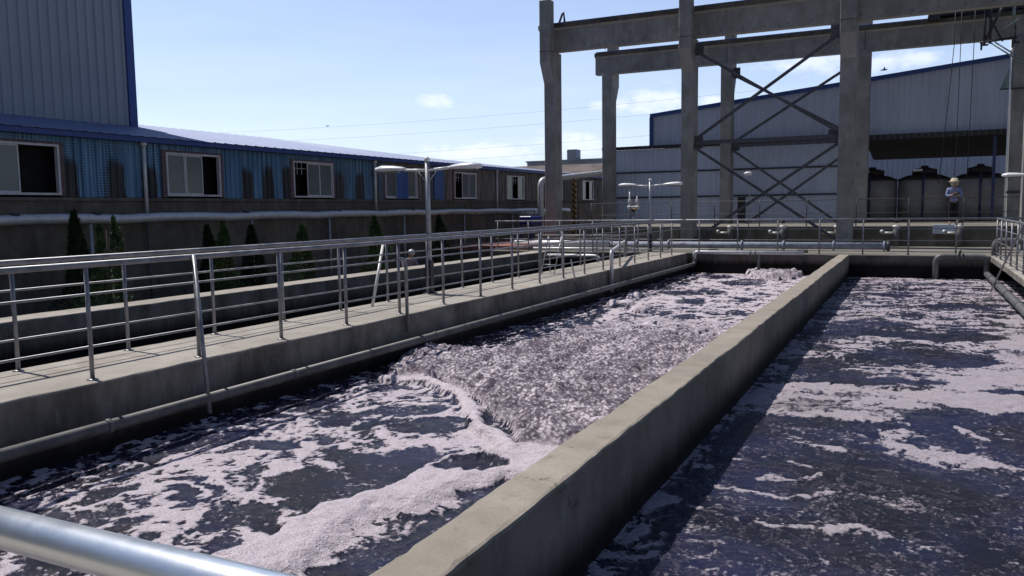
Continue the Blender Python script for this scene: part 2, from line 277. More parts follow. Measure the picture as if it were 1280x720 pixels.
# ------------------------------------------------------------------ mesh helpers
def wloc(o):
    v = Vector((0, 0, 0))
    while o is not None: v += o.location; o = o.parent
    return v
def tag(o, label=None, cat=None, group=None, kind=None):
    for k, v in (('label', label), ('category', cat), ('group', group), ('kind', kind)):
        if v: o[k] = v
    return o
def thing(name, label, cat, loc, group=None, kind=None):
    o = bpy.data.objects.new(name, None); o.empty_display_size = 0.2; COL.objects.link(o); o.location = loc
    return tag(o, label, cat, group, kind)
class MB:
    def __init__(s): s.v = []; s.f = []; s.s = []
    def add(s, vs, fs, smooth=False):
        b = len(s.v); s.v += [tuple(p) for p in vs]; s.f += [tuple(b+i for i in f) for f in fs]; s.s += [smooth]*len(fs); return s
    def box(s, x0, x1, y0, y1, z0, z1, bev=0.0):
        if bev <= 0:
            v = [(x, y, z) for z in (z0, z1) for y in (y0, y1) for x in (x0, x1)]
            return s.add(v, [(0, 2, 3, 1), (4, 5, 7, 6), (0, 1, 5, 4), (2, 6, 7, 3), (0, 4, 6, 2), (1, 3, 7, 5)])
        b = min(bev, (x1-x0)/2.2, (y1-y0)/2.2, (z1-z0)/2.2)
        def ring(d, z): return [(x0+d, y0+b if d == 0 else y0+d, z), (x0+b if d == 0 else x0+d, y0+d, z), (x1-b if d == 0 else x1-d, y0+d, z), (x1-d, y0+b if d == 0 else y0+d, z), (x1-d, y1-b if d == 0 else y1-d, z), (x1-b if d == 0 else x1-d, y1-d, z), (x0+b if d == 0 else x0+d, y1-d, z), (x0+d, y1-b if d == 0 else y1-d, z)]
        def rg(e, z): # octagonal ring shrunk by e
            return [(x0+e, y0+b, z), (x0+b, y0+e, z), (x1-b, y0+e, z), (x1-e, y0+b, z), (x1-e, y1-b, z), (x1-b, y1-e, z), (x0+b, y1-e, z), (x0+e, y1-b, z)]
        rs = [rg(b*0.98, z0), rg(0, z0+b), rg(0, z1-b), rg(b*0.98, z1)]
        v = sum(rs, []); f = []
        for k in range(3):
            for i in range(8): j = (i+1) % 8; f.append((k*8+i, k*8+j, k*8+8+j, k*8+8+i))
        f.append(tuple(range(7, -1, -1))); f.append(tuple(range(24, 32)))
        return s.add(v, f)
    def prism(s, pts, axis, a0, a1):   # pts 2-D outline; axis 'x','y','z'
        def P(p, a): return {'x': (a, p[0], p[1]), 'y': (p[0], a, p[1]), 'z': (p[0], p[1], a)}[axis]
        n = len(pts); v = [P(p, a0) for p in pts] + [P(p, a1) for p in pts]
        f = [(i, (i+1) % n, n+(i+1) % n, n+i) for i in range(n)] + [tuple(range(n-1, -1, -1)), tuple(range(n, 2*n))]
        return s.add(v, f)
    def path(s, pts, r, n=12, caps=True, radii=None):
        pts = [Vector(p) for p in pts]; rings = []; m = len(pts)
        T = []
        for i in range(m):
            a = pts[max(i-1, 0)]; b = pts[min(i+1, m-1)]
            d = (pts[i]-a).normalized() + (b-pts[i]).normalized() if 0 < i < m-1 else (b-a)
            T.append(d.normalized())
        ref = Vector((0, 0, 1)) if abs(T[0].z) < 0.9 else Vector((1, 0, 0))
        u = (ref - T[0]*ref.dot(T[0])).normalized(); vs = []
        for i in range(m):
            u = (u - T[i]*u.dot(T[i])).normalized(); w = T[i].cross(u); rr = radii[i] if radii else r
            k = 1.0
            if 0 < i < m-1:
                c = (pts[i]-pts[i-1]).normalized().dot(T[i]); k = 1/max(c, 0.5)
            for j in range(n):
                a = 2*math.pi*j/n; vs.append(pts[i] + (u*math.cos(a) + w*math.sin(a))*rr)
        f = [(i*n+j, i*n+(j+1) % n, (i+1)*n+(j+1) % n, (i+1)*n+j) for i in range(m-1) for j in range(n)]
        s.add(vs, f, True)
        if caps:
            b = len(s.v)-len(vs); s.f += [tuple(b+j for j in range(n-1, -1, -1)), tuple(b+(m-1)*n+j for j in range(n))]; s.s += [False, False]
        return s
    def tube(s, a, b, r, n=12): return s.path([a, b], r, n)
    def lathe(s, c, prof, n=24, sx=1.0, sy=1.0):
        m = len(prof); vs = [(c[0]+r*math.cos(2*math.pi*j/n)*sx, c[1]+r*math.sin(2*math.pi*j/n)*sy, c[2]+z) for r, z in prof for j in range(n)]
        f = [(i*n+j, i*n+(j+1) % n, (i+1)*n+(j+1) % n, (i+1)*n+j) for i in range(m-1) for j in range(n)]
        s.add(vs, f, True); b = len(s.v)-len(vs)
        s.f += [tuple(b+j for j in range(n-1, -1, -1)), tuple(b+(m-1)*n+j for j in range(n))]; s.s += [False, False]
        return s
    def ball(s, c, r, n=12, sx=1, sy=1, sz=1):
        pr = [(r*math.sin(math.pi*(k+0.02)/(n*0.5+0.04))*1.0, -r*math.cos(math.pi*(k+0.02)/(n*0.5+0.04))*sz) for k in range(int(n/2)+1)]
        return s.lathe(c, pr, n, sx, sy)
    def corr(s, p, d, L, nrm, zb, zt, pitch=0.2, dep=0.03):
        """ribbed sheet from p along unit 2-D d for length L, ribs towards 2-D nrm; zb / zt numbers or functions of distance"""
        xs = []; k = 0
        while k*pitch < L:
            for a, h in ((0, 0), (0.42, 0), (0.52, 1), (0.82, 1), (0.92, 0)):
                q = (k+a)*pitch
                if q <= L: xs.append((q, h*dep))
            k += 1
        xs.append((L, 0)); zb_ = zb if callable(zb) else (lambda q: zb); zt_ = zt if callable(zt) else (lambda q: zt)
        v = []
        for q, h in xs:
            X = p[0]+d[0]*q+nrm[0]*h; Y = p[1]+d[1]*q+nrm[1]*h; v += [(X, Y, zb_(q)), (X, Y, zt_(q))]
        f = [(2*i, 2*i+2, 2*i+3, 2*i+1) for i in range(len(xs)-1)]
        return s.add(v, f)
    def build(s, name, mat, parent=None, loc=None):
        V = np.array(s.v, dtype=float)
        if parent is not None: base = wloc(parent); o_loc = Vector((0, 0, 0))
        else:
            lo, hi = V.min(0), V.max(0)
            base = Vector(((lo[0]+hi[0])/2, (lo[1]+hi[1])/2, lo[2])) if loc is None else Vector(loc); o_loc = base
        V = V - np.array(base)
        me = bpy.data.meshes.new(name); me.from_pydata([tuple(p) for p in V], [], s.f)
        me.polygons.foreach_set('use_smooth', s.s)
        me.materials.append(M[mat] if isinstance(mat, str) else mat); me.update()
        o = bpy.data.objects.new(name, me); COL.objects.link(o); o.location = o_loc
        if parent is not None: o.parent = parent
        return o
def copy_tree(o, parent=None):
    c = o.copy(); COL.objects.link(c)
    if parent is not None: c.parent = parent
    for ch in list(o.children): copy_tree(ch, c)
    return c
def bend(p0, p1, p2, r, n=6):   # rounded corner points from p0 over p1 to p2
    p0, p1, p2 = Vector(p0), Vector(p1), Vector(p2); a = (p0-p1).normalized(); b = (p2-p1).normalized()
    A = p1+a*r; B = p1+b*r
    return [A.lerp(p1, t).lerp(p1.lerp(B, t), t) for t in [i/n for i in range(n+1)]]
def rough_slab(x0, x1, y0, y1, z0, z1, step=0.12, amp=0.008, bev=0.02, seed=0, wave=0.0):
    """long cast-concrete bar along Y (or X when longer that way) with worn, slightly wavy arrises"""
    rs = random.Random(seed); alongx = (x1-x0) > (y1-y0)
    a0, a1, b0, b1 = (x0, x1, y0, y1) if alongx else (y0, y1, x0, x1)
    n = max(2, int((a1-a0)/step)); jl = [0]*8; v = []
    ph = [rs.uniform(0, 6) for _ in range(6)]
    for i in range(n+1):
        q = a0+(a1-a0)*i/n
        jl = [j*0.75+rs.uniform(-amp, amp)*0.6 for j in jl]
        wv = wave*(math.sin(q*0.9+ph[0])+0.6*math.sin(q*2.3+ph[1])+0.5*math.sin(q*4.1+ph[2])) if wave else 0
        wr = wave*(math.sin(q*0.8+ph[3])+0.6*math.sin(q*2.1+ph[4])+0.5*math.sin(q*4.6+ph[5])) if wave else 0
        ch = bev*(1+rs.choice([0, 0, 0, 0, 0.8])*rs.random())
        ring = [(b0+wv, z0), (b1+wr, z0), (b1+wr+jl[0], z1-ch), (b1+wr-ch*0.35+jl[0], z1-ch*0.3), (b1+wr-ch+jl[1], z1+jl[2]*0.2), (b0+wv+ch+jl[3], z1+jl[4]*0.2), (b0+wv+ch*0.35+jl[5], z1-ch*0.3), (b0+wv+jl[5], z1-ch)]
        v += [((q, b, z) if alongx else (b, q, z)) for b, z in ring]
    m = 8; f = [(i*m+j, i*m+(j+1) % m, (i+1)*m+(j+1) % m, (i+1)*m+j) for i in range(n) for j in range(m)]
    f += [tuple(range(m-1, -1, -1)), tuple(n*m+j for j in range(m))]
    return MB().add(v, f)

# ------------------------------------------------------------------ ground, walkways, walls
GZ = -1.3
tag(MB().box(-900, 900, -300, 1500, GZ-0.5, GZ).build('ground', 'ground'), 'bare grey yard ground around the tanks', 'ground', kind='structure')
tag(rough_slab(-8.22, -6.85, -1.5, 27.5, GZ+0.004, 0, seed=1, wave=0.006).build('walkway', 'conc'), 'sunlit concrete walkway between the two railings on the left', 'walkway', kind='structure')
tag(rough_slab(2.06, 3.45, -1.5, 27.5, -0.15, 0, seed=2, wave=0.006).build('walkway', 'conc'), 'concrete walkway slab at the right edge of the right basin', 'walkway', kind='structure')
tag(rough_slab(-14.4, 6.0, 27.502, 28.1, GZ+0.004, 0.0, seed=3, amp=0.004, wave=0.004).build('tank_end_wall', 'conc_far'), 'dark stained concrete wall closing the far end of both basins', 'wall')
tag(MB().box(-14.4, 6.0, 28.102, 34.498, GZ+0.004, -0.06).build('pavement', 'apron'), 'concrete apron behind the far tank wall', 'pavement', kind='structure')

tag(rough_slab(-6.84, 2.05, -1.4, 0.80, GZ+0.006, -0.004, seed=9).build('walkway', 'conc'), 'near concrete walkway under the camera side handrail', 'walkway', kind='structure')
tag(rough_slab(-2.08, -1.77, 0.802, 27.498, GZ+0.008, 0.0, seed=4, wave=0.005, bev=0.02, amp=0.008, step=0.08).build('divider_wall', 'conc_div'), 'long low concrete divider wall between the two foaming basins', 'wall')
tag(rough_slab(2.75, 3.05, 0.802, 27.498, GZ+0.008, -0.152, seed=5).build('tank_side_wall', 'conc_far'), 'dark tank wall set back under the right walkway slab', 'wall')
tag(rough_slab(-12.62, -12.0, -1.5, 27.498, GZ+0.008, 0.0, seed=6, wave=0.008).build('ledge_wall', 'conc'), 'sunlit concrete tank rim beyond the left walkway, in front of the cypresses', 'wall')

# ------------------------------------------------------------------ noise and water
class NZ:
    def __init__(s, seed):
        r = np.random.RandomState(seed); s.t = r.rand(256, 256); s.jx = r.rand(256, 256); s.jy = r.rand(256, 256)
    def v(s, x, y):
        xi = np.floor(x).astype(int); yi = np.floor(y).astype(int); fx = x-xi; fy = y-yi; fx = fx*fx*(3-2*fx); fy = fy*fy*(3-2*fy)
        a = s.t[xi & 255, yi & 255]; b = s.t[(xi+1) & 255, yi & 255]; c = s.t[xi & 255, (yi+1) & 255]; d = s.t[(xi+1) & 255, (yi+1) & 255]
        return (a*(1-fx)+b*fx)*(1-fy)+(c*(1-fx)+d*fx)*fy
    def fbm(s, x, y, o=4, g=0.5):
        r = 0; a = 1; t = 0
        for k in range(o): r = r+a*s.v(x*2**k+17.3*k, y*2**k+9.1*k); t += a; a *= g
        return r/t
    def cell(s, x, y):
        xi = np.floor(x).astype(int); yi = np.floor(y).astype(int); f1 = np.full(x.shape, 9.0); f2 = np.full(x.shape, 9.0)
        for i in (-1, 0, 1):
            for j in (-1, 0, 1):
                cx = xi+i; cy_ = yi+j; d = np.hypot(cx+s.jx[cx & 255, cy_ & 255]-x, cy_+s.jy[cx & 255, cy_ & 255]-y)
                f2 = np.where(d < f1, f1, np.minimum(f2, d)); f1 = np.minimum(f1, d)
        return f1, f2
def sstep(a, b, x):
    t = np.clip((x-a)/(b-a), 0, 1); return t*t*(3-2*t)
def seg_dist(X, Y, pts, closed):
    d = np.full(X.shape, 99.0); n = len(pts)
    for i in range(n if closed else n-1):
        ax, ay = pts[i]; bx, by = pts[(i+1) % n]; ex, ey = bx-ax, by-ay
        t = np.clip(((X-ax)*ex+(Y-ay)*ey)/(ex*ex+ey*ey+1e-9), 0, 1); d = np.minimum(d, np.hypot(X-ax-t*ex, Y-ay-t*ey))
    return d
def poly_sd(X, Y, pts):   # positive inside
    ins = np.zeros(X.shape, bool); n = len(pts)
    for i in range(n):
        ax, ay = pts[i]; bx, by = pts[(i+1) % n]
        c = ((ay > Y) != (by > Y)) & (X < (bx-ax)*(Y-ay)/(by-ay+1e-12)+ax); ins ^= c
    d = seg_dist(X, Y, pts, True); return np.where(ins, d, -d)

# foam layout on the two basins, in metres
LEFT = [
  ('P',"speck",[(-7.41,4.9),(-6.29,5.39),(-6.59,6.58),(-7.22,10.65),(-7.2,14.62),(-5.91,15.74),(-5.14,13.69),(-5.67,11.5),(-6.39,10.25),(-5.98,8.61),(-5.91,7.68),(-5.55,6.66),(-5.77,6.07),(-5.37,4.79),(-5.15,3.92),(-5.97,3.55)]),
  ('P',0.6,[(-6.34,6.32),(-6.09,7.61),(-5.31,8.89),(-3.99,7.68),(-3.43,6.93),(-4.28,6.27),(-4.74,5.66),(-5.69,5.65)]),
  ('P',0.74,[(-5.75,4.51),(-5.93,4.82),(-6.19,5.16),(-6.14,5.4),(-5.41,5.37),(-5.09,5.64),(-4.46,5.54),(-4.32,5.48),(-4.01,5.18),(-3.91,4.65),(-3.92,4),(-4.07,3.66),(-4.52,3.73),(-4.87,3.69),(-4.93,4.02),(-5.08,4.21),(-5.42,4.35)]),
  ('P',0.95,[(-4.7,5.97),(-4.43,6.49),(-4.15,6.93),(-3.95,7.24),(-3.37,6.8),(-3.56,6.52),(-3.9,6.51),(-4.25,6.22),(-4.45,5.87)]),
  ('P',1.0,[(-3.92,4),(-4.02,4.6),(-3.93,4.87),(-3.86,5.18),(-3.84,5.69),(-3.78,6.03),(-3.8,6.34),(-3.56,6.52),(-3.37,6.8),(-2.1,7.2),(-2.1,5.9),(-3.0,5.6),(-3.02,5.43),(-3.09,5.06),(-3.22,4.9),(-3.44,4.68),(-3.38,4.29),(-3.24,3.94),(-3.1,3.67),(-3.63,3.43),(-4.07,3.66)]),
  ('P',0.12,[(-3.43,4.66),(-3.21,4.87),(-3.07,5.02),(-3,5.69),(-2.88,4.78),(-2.83,3.85),(-3.12,3.72),(-3.23,3.95),(-3.37,4.28)]),
  ('P',0.05,[(-4.42,5.6),(-4.65,6.1),(-4.24,6.2),(-4.01,6.59),(-3.73,6.32),(-3.76,5.73),(-3.84,5.19),(-4.37,5.53)]),
  ('E',0,(-3.43,6.04,0.25,0.12,0.15,-0.28)),
  ('E',0,(-4.35,5.07,0.35,0.15,0.25,-0.29)),
  ('E',0.1,(-4.1,4.67,0.15,0.07,0.11,-0.13)),
  ('E',0.1,(-4.36,7.17,0.28,0.12,0.13,-0.23)),
  ('E',0.05,(-5.45,5.76,0.19,0.08,0.13,-0.14)),
  ('E',0.05,(-4.75,5.87,0.13,0.06,0.11,-0.14)),
  ('E',0.1,(-4.02,4.26,0.11,0.05,0.11,-0.12)),
  ('E',0.1,(-4.37,4.32,0.24,0.10,0.20,-0.21)),
  ('E',0.1,(-4.07,3.84,0.19,0.08,0.09,-0.09)),
  ('E',0.1,(-5.2,4.45,0.12,0.06,0.10,-0.10)),
  ('E',0.1,(-5.05,4.65,0.09,0.04,0.09,-0.08)),
  ('E',0.1,(-5.06,5.27,0.08,0.03,0.08,-0.08)),
  ('E',0.1,(-5.4,4.73,0.19,0.08,0.08,-0.07)),
  ('E',0.15,(-5.1,7.48,0.38,0.16,0.12,-0.19)),
  ('E',0.15,(-5.61,7,0.32,0.13,0.18,-0.23)),
  ('P',0.8,[(-5.33,12.66),(-5.7,15.18),(-6.01,19.39),(-6.1,24.54),(-5.84,27.85),(-2.97,29.78),(-2.24,27.23),(-2.68,17.61),(-3.09,14.79),(-4.89,17.55),(-5.6,15.86)]),
  ('E',0.1,(-4.72,15.48,0.32,0.12,0.17,-0.55)),
  ('E',0.1,(-4.78,14.47,0.21,0.08,0.10,-0.29)),
  ('E',0.1,(-4.74,19.09,0.42,0.14,0.13,-0.52)),
  ('E',0.2,(-5.14,21.11,0.73,0.25,0.15,-0.59)),
  ('E',0.2,(-3.67,19.83,0.32,0.11,0.07,-0.43)),
  ('E',0.25,(-4.43,24.5,0.52,0.17,0.19,-1.04)),
  ('E',0.2,(-3.54,21.23,0.15,0.05,0.05,-0.31)),
  ('E',0.2,(-5.5,26.25,0.36,0.11,0.13,-0.61)),
  ('E',0.35,(-4.02,16.18,0.30,0.11,0.12,-0.48)),
  ('E',0.4,(-3.55,17.16,0.39,0.14,0.10,-0.52)),
  ('E',0.2,(-6.64,23.81,0.68,0.21,0.18,-0.64)),
  ('E',0.35,(-5.39,17.37,0.33,0.11,0.13,-0.42)),
  ('P',"churn",[(-5.77,9.24),(-5.89,10.11),(-5.58,11.31),(-5.43,12.89),(-5.14,14.55),(-4.28,15.34),(-3.44,15.4),(-2.1,15.2),(-2.1,10.3),(-2.1,7.1),(-3.09,6.78),(-3.28,6.76),(-3.62,7.32),(-4.32,7.93),(-4.98,8.53)]),
  ('P',"churn",[(-6.29,9.03),(-6.66,9.8),(-6.95,10.92),(-6.44,10.81),(-5.88,10.81),(-5.58,11.31),(-5.41,9.28),(-5.55,8.89),(-6.06,8.73)]),
  ('P',"churn",[(-5.08,28.07),(-4.55,29.72),(-3.21,30.1),(-3.05,26.07),(-4.08,25.17)]),
  ('S',"bead",0.09,[(-5.55,8.89),(-5.11,8.47),(-4.63,8.01),(-4,7.32),(-3.63,6.99),(-3.29,6.64),(-3.17,6.75)]),
  ('S',"bead",0.1,[(-6.14,8.81),(-5.82,8.83),(-5.55,8.89)]),
  ('E',"lump",(-6.08,17.77,0.16,0.05,0.31,-0.89)),
  ('E',"lump",(-5.86,17.85,0.12,0.04,0.25,-0.74)),
  ('E',"lump",(-6.18,19.53,0.11,0.04,0.22,-0.71)),
  ('E',"lump",(-5.26,16.97,0.19,0.07,0.21,-0.67)),
  ('E',"lump",(-6.79,10.44,0.19,0.08,0.27,-0.41)),
]
RIGHT = [
  ('P',0.60,[(-3.21,27.44),(3.31,29.41),(1.39,11.87),(0.54,10.58),(-0.71,10.05),(-1.62,10.12),(-1.88,11.05)]),
  ('P',0.97,[(-1.39,10.82),(-0.84,10.59),(-0.3,10.58),(0.39,11.06),(0.61,12.08),(1.08,13.49),(1.63,18.22),(2.34,20.5),(1.19,10.06),(0.53,10.33),(0.13,9.87),(-0.1,9.44),(-0.56,9.14),(-1.19,9.05),(-1.56,9.2),(-1.82,8.78),(-1.8,10.05)]),
  ('P',0.78,[(-0.03,9.62),(0.05,9.05),(0.12,8.53),(0.45,8.33),(0.97,7.98),(0.94,7.75),(0.31,7.96),(-0.08,8.05),(-0.23,8.61),(-0.18,9.3)]),
  ('E',0.15,(-0.39,22.29,0.45,0.15,0.02,-0.79)),
  ('E',0.2,(0.72,20.07,0.46,0.17,-0.02,-0.62)),
  ('E',0.2,(1.43,20.32,0.43,0.15,-0.04,-0.62)),
  ('E',0.15,(-0.6,16.68,0.75,0.28,0.03,-0.67)),
  ('E',0.1,(-0.76,15.36,0.76,0.29,0.03,-0.47)),
  ('E',0.05,(0.84,15.69,0.55,0.21,-0.03,-0.47)),
  ('E',0.1,(0.28,15.38,0.48,0.19,-0.01,-0.46)),
  ('E',0.1,(-1.31,13.64,0.38,0.15,0.04,-0.42)),
  ('E',0.1,(-0.01,13.4,0.70,0.28,0.01,-0.57)),
  ('E',0.05,(0.7,13.34,0.49,0.20,-0.02,-0.55)),
  ('E',0.0,(-1.26,12.21,0.52,0.21,0.06,-0.50)),
  ('E',0.0,(-0.9,11.4,0.33,0.14,0.04,-0.43)),
  ('E',0.1,(-0.32,11.21,0.36,0.15,0.01,-0.23)),
  ('E',0.1,(0.25,11.29,0.27,0.11,0.00,-0.15)),
  ('E',0.2,(-1.83,15.77,0.41,0.15,0.05,-0.42)),
  ('E',0.25,(-1.73,17.61,0.37,0.13,0.04,-0.38)),
  ('E',0.1,(1.09,11.21,0.22,0.09,-0.02,-0.14)),
  ('E',0.18,(0.57,9.28,0.52,0.22,-0.03,-0.67)),
  ('S',"line",0.07,[(-1.4,5.88),(-1.09,5.77),(-0.83,5.77),(-0.53,5.84),(-0.3,6.01)]),
  ('S',"line",0.08,[(-0.23,5.98),(-0.14,5.93),(-0.05,5.95)]),
  ('S',"line",0.05,[(0.06,5.93),(0.15,5.83),(0.27,5.8)]),
  ('S',"line",0.06,[(-1.4,6.48),(-1.03,6.42),(-0.77,6.44),(-0.65,6.59),(-0.57,6.7),(-0.7,6.81)]),
  ('S',"line",0.12,[(-1.07,8.16),(-0.95,8.09),(-0.86,8.07)]),
  ('S',"line",0.09,[(-0.7,7.97),(-0.58,7.94),(-0.52,7.94)]),
  ('S',"line",0.12,[(-0.15,8.07),(0.05,7.98),(0.3,7.83),(0.6,7.78),(0.94,7.7)]),
  ('S',"line",0.06,[(-1.38,7.19),(-0.97,7.4),(-0.77,7.39)]),
  ('S',"line",0.06,[(-0.02,9.02),(0.19,8.8),(0.32,8.41)]),
  ('S',"line",0.08,[(0.49,9.41),(0.61,8.98),(0.74,8.88)]),
  ('S',"line",0.05,[(-1.02,6.84),(-0.84,6.96),(-0.65,7.18)]),
  ('E',"grey",(-1.1,9.67,0.33,0.14,0.04,-0.36)),
  ('E',"grey",(-0.71,9.6,0.17,0.08,0.01,-0.12)),
]
def water(name, label, x0, x1, y0, y1, z0, L0, items, seed, calm=False):
    ys = [y0]
    while ys[-1] < y1: ys.append(ys[-1]+max(0.014, 0.0042*ys[-1]))
    ys[-1] = y1; nx = int((x1-x0)/0.0155); xs = np.linspace(x0, x1, nx)
    X, Y = np.meshgrid(xs, np.array(ys)); nz = NZ(seed); n2 = NZ(seed+50); n3 = NZ(seed+99)
    # domain warp: bigger along the tank further away
    wx = (nz.fbm(X*1.6, Y*1.3, 4)-0.5)*0.42+(n2.fbm(X*7, Y*6, 3)-0.5)*0.14; wy = (n2.fbm(X*1.7+9, Y*1.2+5, 4)-0.5)*0.6+(nz.fbm(X*7+3, Y*6+8, 3)-0.5)*0.18
    A, B = X+wx, Y+wy
    L = np.full(X.shape, L0); CH = np.zeros(X.shape); H = np.zeros(X.shape); G = np.zeros(X.shape); SP = np.full(X.shape, 0.5); BD = np.zeros(X.shape)
    for it in items:
        if it[0] == 'P':
            sd = poly_sd(A, B, it[2]); m = sstep(-0.10, 0.10, sd)
            if it[1] == 'churn':
                sd2 = poly_sd(X+wx*0.35, Y+wy*0.35, it[2]); m = sstep(-0.03, 0.05, sd2); CH = np.maximum(CH, m); L = np.where(m > 0.3, 1.0, L); H = np.maximum(H, sstep(-0.02, 0.30, sd2)*0.085)
            elif it[1] == 'speck': L = L*(1-m)+0.30*m; SP = np.maximum(SP, m)
            else:
                L = L*(1-m)+it[1]*m
                if it[1] == 1.0: H = np.maximum(H*(1-m), sstep(-0.02, 0.22, sd)*0.075)
                elif it[1] < 0.2: H = H*(1-m)
        elif it[0] == 'E':
            cx, cy_, ux, uy, vx, vy = it[2]; det = ux*vy-uy*vx; dx, dy = A-cx, B-cy_
            a = (dx*vy-dy*vx)/det; b = (ux*dy-uy*dx)/det; q = np.sqrt(a*a+b*b); m = sstep(1.18, 0.88, q)
            if it[1] == 'lump':
                q = np.sqrt(((X-cx)/0.2)**2+((Y-cy_)/0.32)**2)+(nz.fbm(X*6, Y*6, 3)-0.5)*0.7; m = sstep(1.05, 0.75, q); L = np.maximum(L, m); BD = np.maximum(BD, m); H = np.maximum(H, np.sqrt(np.clip(1-q*q, 0, 1))*0.12); CH = CH*(1-m)
            elif it[1] == 'grey': G = np.maximum(G, sstep(1.3, 0.6, q)*(0.5+0.5*np.sin(q*14+a*4)*0.5))
            else: L = L*(1-m)+it[1]*m; H = H*(1-m)
        else:
            d = seg_dist(X+wx*0.75, Y+wy*0.75, it[3], False)
            if it[1] == 'bead':
                m = sstep(it[2], it[2]*0.7, d); L = np.maximum(L, m); BD = np.maximum(BD, m); CH = CH*(1-m*0.85); H = np.maximum(H, np.sqrt(np.clip(1-(d/(it[2]*1.25))**2, 0, 1))*0.085*(0.3+1.4*n3.fbm(X*2.2, Y*2.2, 3)))
            else: L = np.maximum(L, sstep(it[2]*1.6, it[2]*0.2, d)*0.72)
    far = sstep(12.0, 16.5, Y+wy)*(Y < 22); L = L*(1-far*(CH > 0.05)*0.22); CH = CH*(1-far*0.85)
    # foam pattern: lace along warped cell borders plus streaks
    C1, C2 = X+wx*1.6, Y+wy*1.6
    f1, f2 = nz.cell(C1*2.1, C2*1.5); g1, g2 = n2.cell(C1*5.3, C2*4.1)
    lace = 1-np.clip((f2-f1)*1.7, 0, 1); lace2 = 1-np.clip((g2-g1)*1.7, 0, 1)
    st = n3.fbm(C1*3.0, C2*4.2, 5, 0.6)
    h1, h2 = n3.cell(A*12+wx*5, B*9+wy*5); lace3 = 1-np.clip((h2-h1)*1.6, 0, 1); fine = n2.fbm(A*13, B*15, 3, 0.65)
    s = 0.36*lace+0.30*lace2+0.26*lace3+0.8*st+0.7*fine if not calm else 0.20*lace+0.2*lace2+0.22*lace3+0.7*fine+1.2*n3.fbm(C1*1.3, C2*4.6, 5, 0.6)
    rk = np.empty(s.size); rk[np.argsort(s, axis=None)] = np.linspace(0, 1, s.size); rk = rk.reshape(s.shape)
    # foam hugging the walls
    ed = np.minimum(X-x0, x1-X); L = np.maximum(L, sstep(0.30, 0.06, ed+(nz.fbm(X*2+4, Y*1.4, 3)-0.5)*0.45)*(0.75 if calm else 0.25))
    foam = np.clip((rk-(1-L))/0.42+0.5, 0, 1)*sstep(0.0, 0.12, L); foam = np.maximum(np.maximum(foam, BD), sstep(0.93, 1.0, L))
    rip = (nz.fbm(X*1.3, Y*1.1, 3)-0.5)*0.045+(n2.fbm(X*5, Y*6, 3)-0.5)*0.026+(n3.fbm(X*16, Y*16, 2)-0.5)*0.008
    bil = 1-np.abs(nz.fbm(X*2.4, Y*2.1, 3)*2-1); cb1, cb2 = n2.cell(X*5.5+wx*1.5, Y*4.8+wy*1.5); bil2 = 1-cb1**2*1.3; cb3, _ = n3.cell(X*14+wx*4, Y*12+wy*4); b3 = 1-cb3**2
    Z = z0+rip*(0.55 if calm else 1.0)+foam*0.012+H*(0.75+0.5*n3.fbm(X*3, Y*3, 3))+CH*(bil*0.13-0.06+bil2*0.075+(b3-0.5)*0.035)+(1-CH)*np.clip(foam, 0, 1)*np.clip(H*8, 0, 1)*((bil2-0.5)*0.016+(b3-0.5)*0.010)
    ny, nx = X.shape; V = np.stack([X, Y, Z], -1).reshape(-1, 3); base = np.array([(x0+x1)/2, (y0+y1)/2, z0])
    idx = np.arange(ny*nx).reshape(ny, nx); F = np.stack([idx[:-1, :-1], idx[:-1, 1:], idx[1:, 1:], idx[1:, :-1]], -1).reshape(-1, 4)
    me = bpy.data.meshes.new(name); me.vertices.add(len(V)); me.vertices.foreach_set('co', (V-base).ravel())
    me.loops.add(F.size); me.loops.foreach_set('vertex_index', F.ravel().astype(np.int32)); me.polygons.add(len(F))
    me.polygons.foreach_set('loop_start', np.arange(0, F.size, 4, dtype=np.int32)); me.polygons.foreach_set('use_smooth', np.ones(len(F), bool)); me.update(calc_edges=True)
    for k, arr in (('foam', foam), ('churn', CH), ('grey', G), ('speck', SP*(0.62 if calm else 1.0)), ('thick', np.where(CH+BD > 0.3, 1.0, (0.25 if calm else 0.75)+0*X))):
        me.attributes.new(k, 'FLOAT', 'POINT').data.foreach_set('value', arr.astype(np.float32).ravel())
    me.materials.append(M['water']); o = bpy.data.objects.new(name, me); COL.objects.link(o); o.location = base
    tag(o, label, 'water', kind='structure')
water('water', 'dark churning water with lilac foam in the left basin', -6.86, -2.06, 0.79, 27.51, -0.68, 0.42, LEFT, 3)
water('water', 'dark blue water with streaks of foam in the right basin', -1.78, 2.76, 0.79, 27.51, -0.70, 0.12, RIGHT, 21, True)
t = NT('black_sludge_water'); t.bump(t.noise(6, 4), 0.01); t.out((0.006, 0.006, 0.008), 0.15)
M['sludge'] = t.m
tag(MB().box(-12.01, -8.21, -1.5, 27.51, -0.95, -0.92).build('water', 'sludge'), 'still black water in the side channel beyond the left walkway', 'water', kind='structure')

